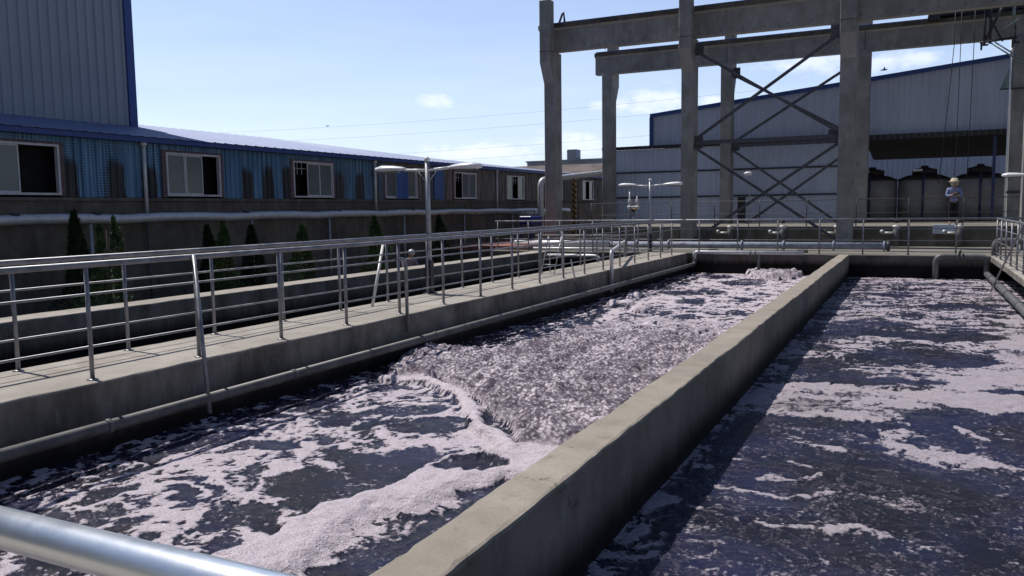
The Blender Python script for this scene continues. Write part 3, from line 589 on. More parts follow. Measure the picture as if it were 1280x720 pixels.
# ------------------------------------------------------------------ railings
def railing(label, a, b, posts, mids, group=None, mat='rail', r=0.030, h=1.1, foot=0.0):
    """a, b ends on plan; posts are distances along it"""
    a = Vector((*a, foot)); b = Vector((*b, foot)); d = (b-a).normalized()
    t = thing('railing', label, 'railing', a, group)
    MB().path([a+Vector((0, 0, h)), b+Vector((0, 0, h))], r, 14).build('top_rail', mat, t)
    for z in mids: MB().tube(a+Vector((0, 0, z)), b+Vector((0, 0, z)), 0.0125, 8).build('mid_rail', mat, t)
    for q in posts:
        p = a+d*q; po = MB().tube(p, p+Vector((0, 0, h)), 0.022, 10).build('post', mat, t)
        MB().lathe(p, [(0.055, 0), (0.055, 0.006), (0.03, 0.016)], 12).build('base_plate', mat, po)
    return t
P0 = 5.11-1.3*4
railing('weathered steel railing along the basin side of the left walkway', (-6.98, -1.3), (-6.98, 27.65), [P0+1.3+1.3*k for k in range(21)], (0.82, 0.32), 'railings of the left walkway')
railing('weathered steel railing along the channel side of the left walkway', (-8.10, -1.3), (-8.10, 27.65), [P0+1.3+1.3*k for k in range(21)], (0.82, 0.32), 'railings of the left walkway')
railing('long thin steel railing across the far end of the basins', (-14.3, 27.72), (3.3, 27.72), [0.1+1.28*k for k in range(14)], (0.80, 0.44, 0.10))
railing('steel railing of the right walkway beside the right basin', (2.16, 0.9), (2.16, 27.2), [26.2-1.3*k for k in range(20)], (0.82, 0.45, 0.12))
tr = railing('shiny galvanised handrail close by at the lower left corner', (-4.0, 0.73), (3.2, 0.73), [0.1, 2.0, 3.9, 5.8, 7.1], (0.6, 0.15), None, 'nearrail', 0.030)

# ------------------------------------------------------------------ air pipes in the basins
def joints(mb, x, z, r, ys):
    for y in ys: mb.path([(x, y, z), (x, y+0.06, z)], r*1.12, 16)
t_ = thing('air_pipe', 'long grey air pipe hung on the wall below the left walkway', 'pipe', (-6.56, 1.0, -0.36), 'air pipes along the basin walls')
MB().path([(-6.56, 0.81, -0.36)] + bend((-6.56, 20, -0.36), (-6.56, 27.25, -0.36), (-6.56, 27.25, 0.1), 0.12) + [(-6.56, 27.25, -0.2)], 0.058, 16).build('pipe', 'pipe', t_)
MB().path([(-6.56, 27.25, -0.19)] + bend((-6.56, 27.25, -0.19), (-6.56, 27.25, 0.04), (-3, 27.25, 0.04), 0.12) + [(-3.1, 27.25, 0.04)], 0.062, 16).build('end_pipe', 'clad', t_)
for y in (4.9, 7.4, 10.6, 14.2, 18.0, 22.0): MB().path([(-6.56, y, -0.36), (-6.56, y+0.05, -0.36)], 0.068, 16).build('coupling', 'pipe', t_)
for y in (6.1, 11.9, 17.6, 23.4): MB().box(-6.845, -6.60, y, y+0.03, -0.44, -0.41).build('bracket', 'darksteel', t_)
MB().tube((-4.47, 27.25, 0.02), (-4.47, 27.25, -0.75), 0.05, 12).build('drop_pipe', 'pipe', t_)
for x in (-4.75, -4.6): MB().tube((x, 27.25, 0.02), (x+0.05, 27.25, 0.02), 0.085, 14).build('flange', 'pipe', t_)
t_ = thing('air_pipe', 'thick grey pipe looping over the far wall and along the right basin', 'pipe', (2.0, 27.2, -0.6), 'air pipes along the basin walls')
MB().path([(0.63, 27.2, -0.8)] + bend((0.63, 27.2, -0.7), (0.63, 27.2, 0.0), (1.2, 27.2, 0), 0.2) + bend((0.7, 27.2, 0.0), (1.95, 27.2, 0.0), (1.95, 27.2, -0.5), 0.2) + bend((1.95, 27.2, 0), (1.95, 27.2, -0.5), (1.95, 20, -0.5), 0.1) + [(1.95, 0.81, -0.5)], 0.085, 16).build('pipe', 'pipe', t_)
for y in (9, 14.6, 18.9, 21.2, 23.4, 25.4): MB().tube((1.95, y, -0.5), (1.95, y+0.07, -0.5), 0.1, 16).build('coupling', 'pipe', t_)
for x in (1.18, 1.28): MB().tube((x, 27.2, 0), (x+0.045, 27.2, 0), 0.135, 16).build('flange', 'pipe', t_)
MB().tube((1.25, 27.2, 0.05), (1.25, 27.2, 0.22), 0.03, 10).build('valve_stem', 'pipe', t_)
tag(MB().path([(2.2, 28.05, -0.058)] + bend((2.2, 28.05, 0), (2.2, 28.05, 0.42), (3, 28.05, 0.42), 0.16) + [(5.9, 28.05, 0.42)], 0.10, 14).build('elbow_pipe', 'pipe'), 'grey elbow pipe rising behind the right railing', 'pipe')

# poles and hooked pipes at the left walkway
tag(MB().tube((-6.935, 6.36, 1.12), (-6.49, 6.06, -0.50), 0.022, 10).build('leaning_pole', 'rail'), 'thick steel pole leaning from the near rail down into the basin', 'pole', 'poles leaning on the railings')
tag(MB().tube((-8.16, 11.60, 0.98), (-7.95, 10.95, 0.0), 0.024, 10).build('leaning_pole', 'pipe_white'), 'pale pole leaning on the far rail beside the lamp post', 'pole', 'poles leaning on the railings')
tag(MB().tube((-6.935, 17.15, 0.40), (-6.49, 16.53, -0.46), 0.018, 8).build('leaning_pole', 'darksteel'), 'thin dark pole leaning down to the basin halfway along the walkway', 'pole', 'poles leaning on the railings')
tag(MB().tube((2.14, 20.7, 1.09), (1.80, 23.9, -0.72), 0.022, 8).build('leaning_pole', 'rail'), 'steel pole leaning from the right railing down to the water', 'pole', 'poles leaning on the railings')
tag(MB().path([(-6.80, 10.24, -0.25)] + bend((-6.80, 10.24, 0.2), (-6.80, 10.24, 0.85), (-6.86, 9.9, 0.85), 0.12) + [(-6.84, 10.02, 0.84)], 0.026, 10).build('hooked_pipe', 'rail'), 'short upright pipe hooked over at its top beside a railing post', 'pipe')
tag(MB().path([(-6.79, 19.5, -0.55)] + bend((-6.79, 19.5, 0), (-6.79, 19.5, 0.47), (-7.6, 22.5, 0.47), 0.14) + bend((-7.6, 22.5, 0.47), (-8.35, 25.3, 0.47), (-8.35, 25.3, -0.3), 0.14) + [(-8.35, 25.3, -0.95)], 0.048, 12).build('crossover_pipe', 'clad'), 'silver pipe arching across the far part of the left walkway', 'pipe')
# rungs of a small step ladder frame by the channel
t_ = thing('step_ladder', 'light folding step ladder standing at the far part of the channel railing', 'ladder', (-8.45, 17.6, 0.0))
for dx in (0, 0.34):
    MB().tube((-8.02+dx, 17.9, 0.0), (-7.92+dx, 18.15, 0.88), 0.014, 6).build('leg', 'lampgrey', t_)
    MB().tube((-8.02+dx, 18.45, 0.0), (-7.92+dx, 18.18, 0.88), 0.014, 6).build('leg', 'lampgrey', t_)
for k in range(3): MB().tube((-8.0+0.02*k, 17.97+0.06*k, 0.22+0.22*k), (-7.66+0.02*k, 17.97+0.06*k, 0.22+0.22*k), 0.012, 6).build('rung', 'lampgrey', t_)

# ------------------------------------------------------------------ lamp posts
def lamp(x, y, label, L=1.15, hs=1.0):
    t = thing('street_lamp', label, 'street lamp', (x, y, 0), 'twin-arm lamps on the walkways')
    MB().box(x-0.10, x+0.10, y-0.10, y+0.10, 0.0, 0.02).box(x-0.065, x+0.065, y-0.065, y+0.065, 0.02, 0.62, 0.012).build('base', 'darksteel', t)
    MB().path([(x, y, 0.6), (x, y, 1.5), (x, y, 2.46)], 0.05, 14, True, [0.052, 0.048, 0.04]).build('pole', 'lampgrey', t)
    MB().ball((x, y, 2.50), 0.055, 12).build('finial', 'white', t)
    for s in (-1, 1):
        MB().path([(x, y, 2.30), (x+s*L*0.45, y, 2.33+0.01*s)], 0.027, 10).build('arm', 'white', t)
        MB().tube((x, y, 2.05), (x+s*0.22, y, 2.31), 0.010, 6).build('brace', 'lampgrey', t)
        hd = [(x+s*L*0.40, y, 2.335), (x+s*L*0.48, y, 2.34), (x+s*L*0.66, y, 2.345), (x+s*L*0.86, y, 2.345), (x+s*L*0.97, y, 2.335), (x+s*L, y, 2.325)]
        mb = MB(); k = len(mb.v); mb.path(hd, 0.1, 14, True, [0.032, 0.058, 0.086, 0.10, 0.072, 0.018])
        mb.v = [(p[0], y+(p[1]-y)*1.25, 2.33+(p[2]-2.33)*(0.8 if p[2] > 2.33 else 0.45)) for p in mb.v]
        h = mb.build('lamp_head', 'white', t)
        MB().box(min(x+s*L*0.55, x+s*L*0.92), max(x+s*L*0.55, x+s*L*0.92), y-0.055, y+0.055, 2.268, 2.288, 0.005).build('lens', 'curtain', h)
    return t
lamp(-8.14, 13.05, 'nearer twin-arm lamp post standing between the railings of the left walkway')
lamp(-8.31, 27.95, 'twin-arm lamp post at the far end of the left walkway')
lamp(3.42, 27.95, 'twin-arm lamp at the right edge in front of the concrete column')
t_ = thing('floodlight', 'small round floodlight on a short stalk amid the steel bracing', 'lamp', (-6.05, 34.0, 2.45))
MB().ball((-6.05, 34.0, 2.85), 0.14, 12, 1.2, 1, 0.6).build('lamp_head', 'white', t_); MB().path([(-6.0, 34.0, 0.72), (-5.95, 34.0, 2.5), (-6.03, 34.0, 2.8)], 0.02, 8).build('stalk', 'lampgrey', t_)

# ------------------------------------------------------------------ low factory building on the left
FX = -18.0
bd = thing('factory_building', 'long low factory building with rusted blue cladding, sliding windows and a pale blue roof', 'building', (FX-2.5, 33, GZ))
MB().box(FX-8, FX, 3, 68, GZ+0.004, 1.97).build('masonry_wall', 'masonry', bd)
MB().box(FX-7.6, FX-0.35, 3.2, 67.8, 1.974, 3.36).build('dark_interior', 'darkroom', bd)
WIN = [(10.75, 12.65, 'a'), (15.7, 17.6, 'b'), (20.7, 22.7, 'c'), (25.8, 28.0, 'd'), (31.0, 33.0, 'c'), (36.1, 38.1, 'e'), (41.2, 43.2, 'b'), (46.3, 48.2, 'f'), (51.5, 53.4, 'c'), (5.6, 7.6, 'b')]
WZ0, WZ1 = 2.03, 3.20
ys = sorted([(a, b) for a, b, k in WIN]); cur = 3.0
for a, b in ys + [(68, 68)]:
    if a-0.13 > cur: MB().corr((FX, cur), (0, 1), a-0.13-cur, (1, 0), 1.98, 3.40, 0.19, 0.035).build('siding_panel', 'siding', bd)
    if a < 68: MB().corr((FX-0.004, a-0.13), (0, 1), b-a+0.26, (1, 0), WZ1+0.05, 3.40, 0.19, 0.02).build('siding_panel', 'siding', bd)
    cur = b+0.13
for a, b, k in WIN:
    z0, z1 = WZ0, WZ1; w = MB(); t0 = 0.05
    X0, X1 = FX-0.05, FX+0.06
    w.box(X0, X1, a, b, z0, z0+t0).box(X0, X1, a, b, z1-t0, z1).box(X0, X1, a, a+t0, z0+t0, z1-t0).box(X0, X1, b-t0, b, z0+t0, z1-t0)
    wo = w.build('window', 'winframe', bd)
    MB().box(X0, FX+0.03, a-0.125, a-0.003, z0-0.03, z1+0.06).box(X0, FX+0.03, b+0.003, b+0.125, z0-0.03, z1+0.06).box(X0, FX+0.03, a-0.003, b+0.003, z1+0.003, z1+0.06).build('window_surround', 'rust', wo)
    n = 3 if k != 'a' else 2; span = (b-a-2*t0)/n
    dark = {'a': (1,), 'b': (2,), 'c': (0,), 'd': (), 'e': (1,), 'f': (1,)}[k]
    for i in range(n):
        y0 = a+t0+i*span; y1 = y0+span
        if i in dark:
            if k in 'ce' :
                for q in (0.33, 0.66): MB().box(FX-0.03, FX-0.015, y0+span*q-0.008, y0+span*q+0.008, z1-0.42, z1-t0).build('grille_bar', 'winframe', wo)
                MB().box(FX-0.03, FX-0.015, y0, y1, z1-0.24, z1-0.225).build('grille_bar', 'winframe', wo)
            continue
        fr = 0.035; xa = FX-0.01+0.02*(i % 2)
        sa = MB().box(xa, xa+0.03, y0, y1, z0+t0, z0+t0+fr).box(xa, xa+0.03, y0, y1, z1-t0-fr, z1-t0).box(xa, xa+0.03, y0, y0+fr, z0+t0+fr, z1-t0-fr).box(xa, xa+0.03, y1-fr, y1, z0+t0+fr, z1-t0-fr).build('sash', 'winframe', wo)
        MB().box(xa+0.008, xa+0.018, y0+fr, y1-fr, z0+t0+fr, z1-t0-fr).build('pane', 'curtain', wo)
    if k == 'd':
        mid = (a+b)/2; MB().corr((FX+0.075, mid-0.38), (0, 1), 0.76, (1, 0), z0-0.02, 3.12, 0.11, 0.03).build('blue_sheet', 'curtain_blue', wo)
MB().corr((FX+0.05, 29.3), (0, 1), 0.75, (1, 0), 2.0, 3.38, 0.19, 0.035).build('siding_panel', 'curtain_blue', bd)
MB().box(FX, FX+0.07, 3, 68, 1.90, 1.975).build('sill_band', 'masonry', bd)
for y in (14.95, 25.05, 34.9, 45.0, 55): 
    dp = MB().path([(FX+0.12, y, 3.40), (FX+0.12, y, 1.60)], 0.045, 10).build('downpipe', 'pipe_white', bd)
    MB().lathe((FX+0.12, y, 3.30), [(0.05, 0), (0.085, 0.03), (0.085, 0.12)], 10).build('rain_head', 'pipe_white', dp)
for y in (14.95, 22.3, 31.6): MB().tube((FX+0.12, y, GZ+0.01), (FX+0.12, y, 1.33), 0.035, 8).build('downpipe', 'pipe', bd)
MB().box(FX+0.02, FX+0.25, 3, 68.2, 3.40, 3.525).build('fascia', 'bluetrim', bd)
# roof: eave on the right, ridge slowly dropping along the building; sheets ribbed across the slope
mb = MB(); ry = 2.8; pts = []
def ridge(y): return 4.36 if y < 24 else 4.36-0.21*(y-24)/12 if y < 36 else 4.15-0.09*(y-36)/14 if y < 50 else 4.06-0.12*(y-50)/18
q = 2.6; rows = []
while q < 68.4:
    for a_, h in ((0, 0), (0.14, 0), (0.16, 0.014), (0.22, 0.014), (0.24, 0)): rows.append((q+a_, h))
    q += 0.4
v = []
for y, h in rows: zr = ridge(y); v += [(FX+0.30, y, 3.53+h), (FX-4.0, y, zr+h), (FX-8.6, y, 3.5+h)]
f = []
for i in range(len(rows)-1):
    for j in (0, 1): f.append((3*i+j, 3*i+3+j, 3*i+4+j, 3*i+1+j))
mb.add(v, f).build('roof', 'roofblue', bd)
mb = MB(); n_ = 30
v = []
for i in range(n_+1):
    y = 2.9+(68.1-2.9)*i/n_; v += [(FX+0.24, y, 3.525), (FX-4.0, y, ridge(y)-0.06), (FX-8.4, y, 3.47)]
f = [(3*i+j, 3*i+1+j, 3*i+4+j, 3*i+3+j) for i in range(n_) for j in (0, 1)]
mb.add(v, f).build('roof_lining', 'darksheet', bd)
MB().prism([(FX-8, 1.98), (FX, 1.98), (FX, 3.5), (FX-4, 3.98), (FX-8, 3.5)], 'y', 67.85, 68.0).build('gable_wall', 'siding', bd)

# tall hall rising behind the low roof
TX = -21.0
th = thing('tall_hall', 'tall grey corrugated hall with blue corner trim rising behind the low roof', 'building', (TX-6, 8, GZ))
ztall = lambda q: 3.9+ (q*0.30) + 1.5
MB().corr((TX, -12.0), (0, 1), 29.15, (1, 0), 3.9, lambda q: 6.2+(q*0.165), 0.28, 0.04).build('side_cladding', 'tall', th)
MB().prism([(-12.0, GZ+0.004), (17.1, GZ+0.004), (17.1, 10.9), (-12.0, 6.1)], 'x', TX-12, TX-0.03).build('hall_body', 'tall', th)
MB().box(TX-0.02, TX+0.09, 17.08, 17.34, 3.9, 11.1).box(TX-0.30, TX-0.021, 17.12, 17.34, 3.9, 11.1).build('corner_trim', 'bluetrim', th)
MB().box(TX+0.05, TX+0.12, -12, 17.3, 4.02, 4.12).build('base_flashing', 'bluetrim', th)

# insulated service pipe along the wall
sp = thing('service_pipe', 'long pale insulated pipe running along the factory wall below the windows', 'pipe', (-17.6, 30, 1.3))
pp = [(-17.62, 3, 1.46)]
for k in range(1, 34): pp.append((-17.62, 3+k*1.22, 1.46+(0.02 if k % 3 else -0.015)))
MB().path(pp, 0.115, 14).build('pipe', 'clad', sp)
for y in (4.2, 8.3, 13.1, 18.4, 22.0, 26.5, 31.2, 36.0, 41.0): MB().tube((-17.62, y, GZ+0.01), (-17.62, y, 1.35), 0.04, 8).build('support_post', 'lampgrey', sp)
for y in (11.2, 13.2, 18.1, 22.4, 27.0): MB().box(-17.70, -17.53, y, y+0.16, 1.55, 1.62, 0.02).build('clamp', 'darksteel', sp)

# ------------------------------------------------------------------ cypresses
def cypress(x, y, top, mat, label, seed, w=0.42, twin=False):
    rs = random.Random(seed); H = top-GZ; t = thing('cypress_tree', label, 'tree', (x, y, GZ), 'cypresses in front of the factory wall')
    MB().path([(x, y, GZ+0.005), (x+0.02, y, GZ+H*0.5), (x, y, top-0.25)], 0.05, 8, True, [0.05, 0.03, 0.008]).build('trunk', 'bark', t)
    mb = MB(); lobes = [(rs.uniform(0, 6.28), rs.uniform(0.1, 0.9), rs.uniform(0.7, 1.2)) for _ in range(9)]
    for i in range(5200):
        h = rs.random()**0.85; a = rs.uniform(0, 6.283)
        prof = (min(1, h*6+0.25))*(1-h)**0.75*1.1
        if twin:
            s = 1 if a < 3.14 else -1; hh = 1.0 if s > 0 else 0.94
            if h > hh: continue
            cx, cyy = 0.0, s*0.15*(0.4+0.6*h); 
        else: cx = cyy = 0
        rad = w*1.2*prof*(0.55 if twin and h > 0.4 else 1.0)
        for (la, lh, ls) in lobes:
            rad *= 1+0.34*ls*math.cos(a-la)*math.exp(-((h-lh)/0.16)**2)
        rr = rad*(rs.random()**0.35)
        c = Vector((x+cx+rr*math.cos(a), y+cyy+rr*math.sin(a), GZ+0.12+h*(H-0.12)))
        s_ = rs.uniform(0.018, 0.042); d = Vector((math.cos(a)*0.5+rs.uniform(-.4, .4), math.sin(a)*0.5+rs.uniform(-.4, .4), rs.uniform(0.4, 1.2))).normalized()
        u = d.cross(Vector((rs.uniform(-1, 1), rs.uniform(-1, 1), rs.uniform(-1, 1)))).normalized()
        mb.add([c-u*s_*0.5, c+u*s_*0.5, c+d*s_*2.6+u*s_*0.1], [(0, 1, 2)])
    mb.build('crown', mat, t)
cypress(-16.6, 11.95, 1.62, 'leaf_shaded', 'dark cypress close to the wall at the left edge of the row', 1, 0.40)
cypress(-14.6, 11.20, 1.50, 'leaf', 'bright green twin-topped cypress behind the near rail', 2, 0.50, True)
cypress(-16.6, 15.7, 1.22, 'leaf_shaded', 'dark cypress just left of a slim green one', 3, 0.36)
cypress(-14.9, 14.6, 1.32, 'leaf', 'slim green cypress between two dark ones', 4, 0.34)
cypress(-16.6, 17.3, 1.18, 'leaf_shaded', 'broad dark cypress just right of a slim green one', 5, 0.44)
cypress(-14.9, 17.45, 1.18, 'leaf', 'green cypress with a leaning tip in the middle of the row', 6, 0.46)
cypress(-15.0, 20.9, 1.36, 'leaf', 'tall green cypress left of the lamp post', 7, 0.50)
cypress(-15.4, 25.4, 1.36, 'leaf_shaded', 'last dark green cypress, right behind the lamp post', 8, 0.46)
cypress(-16.7, 9.2, 1.0, 'leaf_shaded', 'low dark cypress at the left border of the picture', 9, 0.5)

# ------------------------------------------------------------------ precast crane frame
fr = thing('precast_frame', 'open concrete crane frame of tall columns, double beams and steel cross bracing', 'frame', (-5.5, 36.5, GZ))
def column(x, row, w=0.5, top=10.4):
    if row == 1: y0, y1, yu = 33.2, 34.0, 32.75; poly = [(y0, GZ+0.006), (y1, GZ+0.006), (y1, 8.30), (y0, 8.30), (y0, top), (yu, top), (yu, 7.80), (y0, 6.96)]
    else: y0, y1, yu = 40.0, 40.8, 41.25; poly = [(y0, GZ+0.006), (y1, GZ+0.006), (y1, 6.96), (yu, 7.80), (yu, top), (y1, top), (y1, 8.30), (y0, 8.30)]
    o = MB().prism(poly, 'x', x, x+w).build('column', 'precast', fr)
    b = o.modifiers.new('bevel', 'BEVEL'); b.width = 0.02; b.segments = 1
    yy0, yy1 = (yu, y0) if row == 1 else (y1, yu)
    MB().box(x-0.004, x+w+0.004, yy0-0.004, yy1+0.004, 8.24, 8.27).build('joint_band', 'precast_dirty', o)
    return o
for x in (-14.64, -8.59, 3.36): column(x, 1)
column(-2.63, 1, 0.56)
for x in (-14.43, -8.45, 3.50): column(x, 2)
column(-2.53, 2, 0.61)
def beam(x0, x1, row):
    yc = 33.62 if row == 1 else 40.38; zb, zt = (8.32, 9.46) if row == 1 else (8.31, 9.36)
    o = MB().prism([(yc-0.2, zb), (yc+0.2, zb), (yc+0.2, zt-0.24), (yc+0.34, zt-0.17), (yc+0.34, zt), (yc-0.34, zt), (yc-0.34, zt-0.17), (yc-0.2, zt-0.24)], 'x', x0+0.012, x1-0.012).build('crane_beam', 'precast', fr)
    MB().box(x0+0.012, x1-0.012, yc-0.355, yc-0.342, zt-0.17, zt+0.003).build('flange_edge', 'precast_dirty', o)
    for k in range(int((x1-x0)/0.85)): MB().box(x0+0.4+k*0.85, x0+0.44+k*0.85, yc-0.235, yc-0.2, zb+0.14, zb+0.17).build('socket', 'darksteel', o) if k < 7 else None
    MB().box(x0, x1, yc-0.09, yc+0.09, zt+0.005, zt+0.11).build('crane_rail', 'craneblue', fr)
for a, b in ((-14.93, -8.36), (-8.36, -2.40), (-2.40, 3.60), (3.60, 9.6)): beam(a, b, 1)
for a, b in ((-14.85, -8.2), (-8.2, -2.17), (-2.17, 3.85)): beam(a, b, 2)
# stray steel pieces on the beam ends
MB().path([(-14.08, 33.62, 9.55), (-13.93, 33.62, 9.92), (-13.86, 33.62, 9.97), (-13.82, 33.62, 9.56)], 0.05, 8).build('rail_stop', 'darksteel', fr)
MB().path([(-14.3, 40.1, 9.55), (-14.0, 40.1, 9.85), (-14.35, 40.1, 9.95)], 0.035, 6).build('rail_stop', 'darksteel', fr)
def bar(p, q, w=0.055, g=0.0):   # steel channel between two points of the XZ plane
    d = Vector(q)-Vector(p); n_ = Vector((0, 0, 1)).cross(d).normalized(); uu = d.cross(Vector((0, 1, 0))).normalized()
    P, Q = Vector(p), Vector(q); v = []
    for base in (P, Q):
        for a_, b_ in ((-w, -0.05), (w, -0.05), (w, 0.05), (-w, 0.05)): v.append(base+uu*a_+Vector((0, b_, 0)))
    MB().add(v, [(0, 1, 5, 4), (1, 2, 6, 5), (2, 3, 7, 6), (3, 0, 4, 7), (3, 2, 1, 0), (4, 5, 6, 7)]).build('brace', 'brace', fr)
for Y, xl, xr, zs in ((33.42, -8.08, -2.64, (7.85, 4.15)), (40.3, -7.93, -2.44, (7.85, 4.45))):
    zt, zm = zs
    for (a_, b_) in (((xl, Y-0.09, zt-0.08), (xr, Y-0.09, zm+0.14)), ((xl, Y+0.09, zm+0.12), (xr, Y+0.09, zt+0.1)), ((xl, Y-0.09, zm-0.2), (xr, Y-0.09, 0.25)), ((xl, Y+0.09, 0.2), (xr, Y+0.09, zm-0.28))):
        bar(a_, b_)
    MB().box(xl-0.01, xr+0.01, Y-0.08, Y+0.08, zm-0.10, zm+0.05).build('strut', 'brace', fr)
    for X, zz in ((xl+0.14, zt), (xl+0.14, zm), (xr-0.16, zm), (xr-0.16, zt+0.15)):
        MB().box(X-0.2 if X > (xl+xr)/2 else X-0.13, X+0.16 if X > (xl+xr)/2 else X+0.2, Y-0.012, Y+0.012, zz-0.26, zz+0.24).build('gusset', 'brace', fr)

# steelwork and hoist at the right end of the crane track
cr = thing('crane_hoist', 'dark steel crane bridge with hanging cables at the right end of the beams', 'crane', (2.4, 37, 8.3))
for xx in (1.9, 3.0):
    MB().box(xx, xx+0.18, 33.3, 40.9, 9.72, 10.12).build('girder', 'darksteel', cr)
for k in range(13): MB().tube((1.98, 33.6+k*0.55, 9.74), (3.10, 33.9+k*0.55, 9.74), 0.03, 6).build('lacing', 'darksteel', cr)
MB().box(0.3, 3.9, 40.1, 40.6, 9.49, 9.72).build('end_carriage', 'darksteel', cr)
MB().box(0.3, 3.9, 33.4, 33.8, 9.59, 9.80).build('end_carriage', 'darksteel', cr)
MB().box(0.75, 1.45, 39.7, 40.25, 9.45, 9.62).box(0.28, 0.75, 39.8, 40.2, 9.3, 9.46).build('trolley', 'darksteel', cr)
for (p, q, w, m_) in (((2.35, 38.9, 9.7), (2.35, 38.9, 7.9), 0.05, 'darksteel'), ((2.55, 38.9, 9.7), (2.55, 38.9, 7.95), 0.05, 'darksteel'), ((2.35, 38.9, 8.0), (3.0, 38.9, 9.5), 0.05, 'darksteel'), ((2.35, 38.9, 9.3), (3.0, 38.9, 8.0), 0.04, 'darksteel'), ((3.35, 38.9, 9.6), (3.35, 38.9, 8.9), 0.05, 'greensteel'), ((3.0, 38.9, 8.45), (4.1, 38.9, 9.25), 0.05, 'greensteel'), ((3.42, 38.9, 8.6), (3.42, 38.9, 7.95), 0.03, 'darksteel'), ((2.2, 38.9, 8.02), (3.5, 38.9, 8.12), 0.05, 'darksteel')):
    MB().tube(p, q, w, 6).build('frame_bar', m_, cr)
for dx in (0, 0.17): MB().tube((2.55+dx, 38.9, 8.0), (3.75+dx, 38.9, 7.05), 0.028, 6).build('frame_bar', 'greensteel', cr)
for x0 in (2.22, 3.30): MB().box(x0, x0+0.07, 38.87, 38.93, 7.72, 8.05).box(x0+0.071, x0+0.28, 38.87, 38.93, 7.88, 7.95).build('hook_plate', 'darksteel', cr)
for (xa, xb, zb) in ((1.27, 0.88, 2.4), (1.50, 1.46, 2.4), (1.97, 1.90, 2.5)):
    MB().path([(xa, 38.5, 9.73), (xa, 38.5, 8.0), ((xa+xb)/2+0.01, 38.5, 5.0), (xb, 38.5, zb)], 0.014, 6).build('cable', 'black', cr)

tb = MB().prism([(3.08, 6.26), (3.49, 6.26), (3.49, 7.45)], 'y', 40.1, 40.18).build('bracket', 'greensteel', fr)
MB().box(3.05, 4.4, 39.93, 39.99, 6.20, 6.25).build('tie_bar', 'darksteel', fr)
MB().tube((3.40, 39.9, -1.2), (3.40, 39.9, 8.2), 0.035, 8).build('conduit', 'white', fr)
MB().box(3.36, 3.99, 39.94, 39.99, 1.93, 2.02).build('strap', 'darksteel', fr)

# ------------------------------------------------------------------ sheds behind
sh = thing('lean_to_shed', 'long pale blue corrugated lean-to shed with dark horizontal rails behind the frame', 'building', (-8.6, 42, GZ))
MB().box(-14.9, -2.3, 41.66, 41.98, GZ+0.004, 4.55).build('shed_body', 'darksheet', sh)
MB().corr((-14.95, 41.65), (1, 0), 7.05, (0, -1), 0.72, 4.55, 0.24, 0.03).build('wall_sheet', 'shed', sh)
MB().corr((-7.50, 41.65), (1, 0), 5.2, (0, -1), 0.72, 4.55, 0.24, 0.03).build('wall_sheet', 'shed', sh)
MB().corr((-7.90, 41.65), (1, 0), 0.40, (0, -1), 2.0, 4.55, 0.24, 0.03).build('wall_sheet', 'shed', sh)
for z in (3.36, 2.06): MB().box(-14.95, -2.3, 41.57, 41.615, z-0.04, z+0.04).build('wall_rail', 'darksteel', sh)
MB().box(-15.0, -2.2, 41.56, 42.0, 4.58, 4.70).build('eave', 'darksteel', sh)
MB().corr((-15.0, 41.55), (1, 0), 12.8, (0, -1), 4.57, 4.72, 0.24, 0.07).build('eave_sheet', 'darksheet', sh)
hl = thing('blue_trimmed_hall', 'large pale blue corrugated hall with sloping roof edge trimmed in bright blue', 'building', (2, 46, GZ))
zt = lambda q: 6.19+0.0985*q
MB().corr((-12.4, 42.1), (1, 0), 24.0, (0, -1), 4.72, zt, 0.24, 0.03).build('gable_sheet', 'shed', hl)
MB().prism([(-12.38, 4.74), (11.6, 4.74), (11.6, 8.50), (-12.38, 6.14)], 'y', 42.12, 52).build('upper_body', 'shed', hl)
MB().prism([(-12.5, 6.19), (11.7, 8.57), (11.7, 8.76), (-12.5, 6.38)], 'y', 41.95, 42.35).build('roof_trim', 'bluetrim', hl)
MB().box(-12.53, -12.35, 41.98, 42.11, 4.70, 6.2).build('corner_trim', 'bluetrim', hl)
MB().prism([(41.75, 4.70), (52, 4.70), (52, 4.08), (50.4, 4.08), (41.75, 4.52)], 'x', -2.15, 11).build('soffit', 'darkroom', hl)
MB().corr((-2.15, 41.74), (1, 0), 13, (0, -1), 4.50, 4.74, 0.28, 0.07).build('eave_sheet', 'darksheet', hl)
for x in (-2.1, 3.05, 8.0): MB().box(x, x+0.12, 41.95, 42.09, GZ+0.01, 4.5).build('steel_post', 'craneblue' if x == 3.05 else 'darksteel', hl)
bw = thing('back_shed', 'pale blue corrugated wall seen behind the storage tanks', 'building', (3, 57, GZ))
MB().corr((-4, 57), (1, 0), 16, (0, -1), GZ+0.01, 6.0, 0.3, 0.04).build('wall_sheet', 'shed', bw)
MB().box(-4, 12, 57.05, 60, GZ+0.01, 6.0).build('shed_body', 'shed', bw)

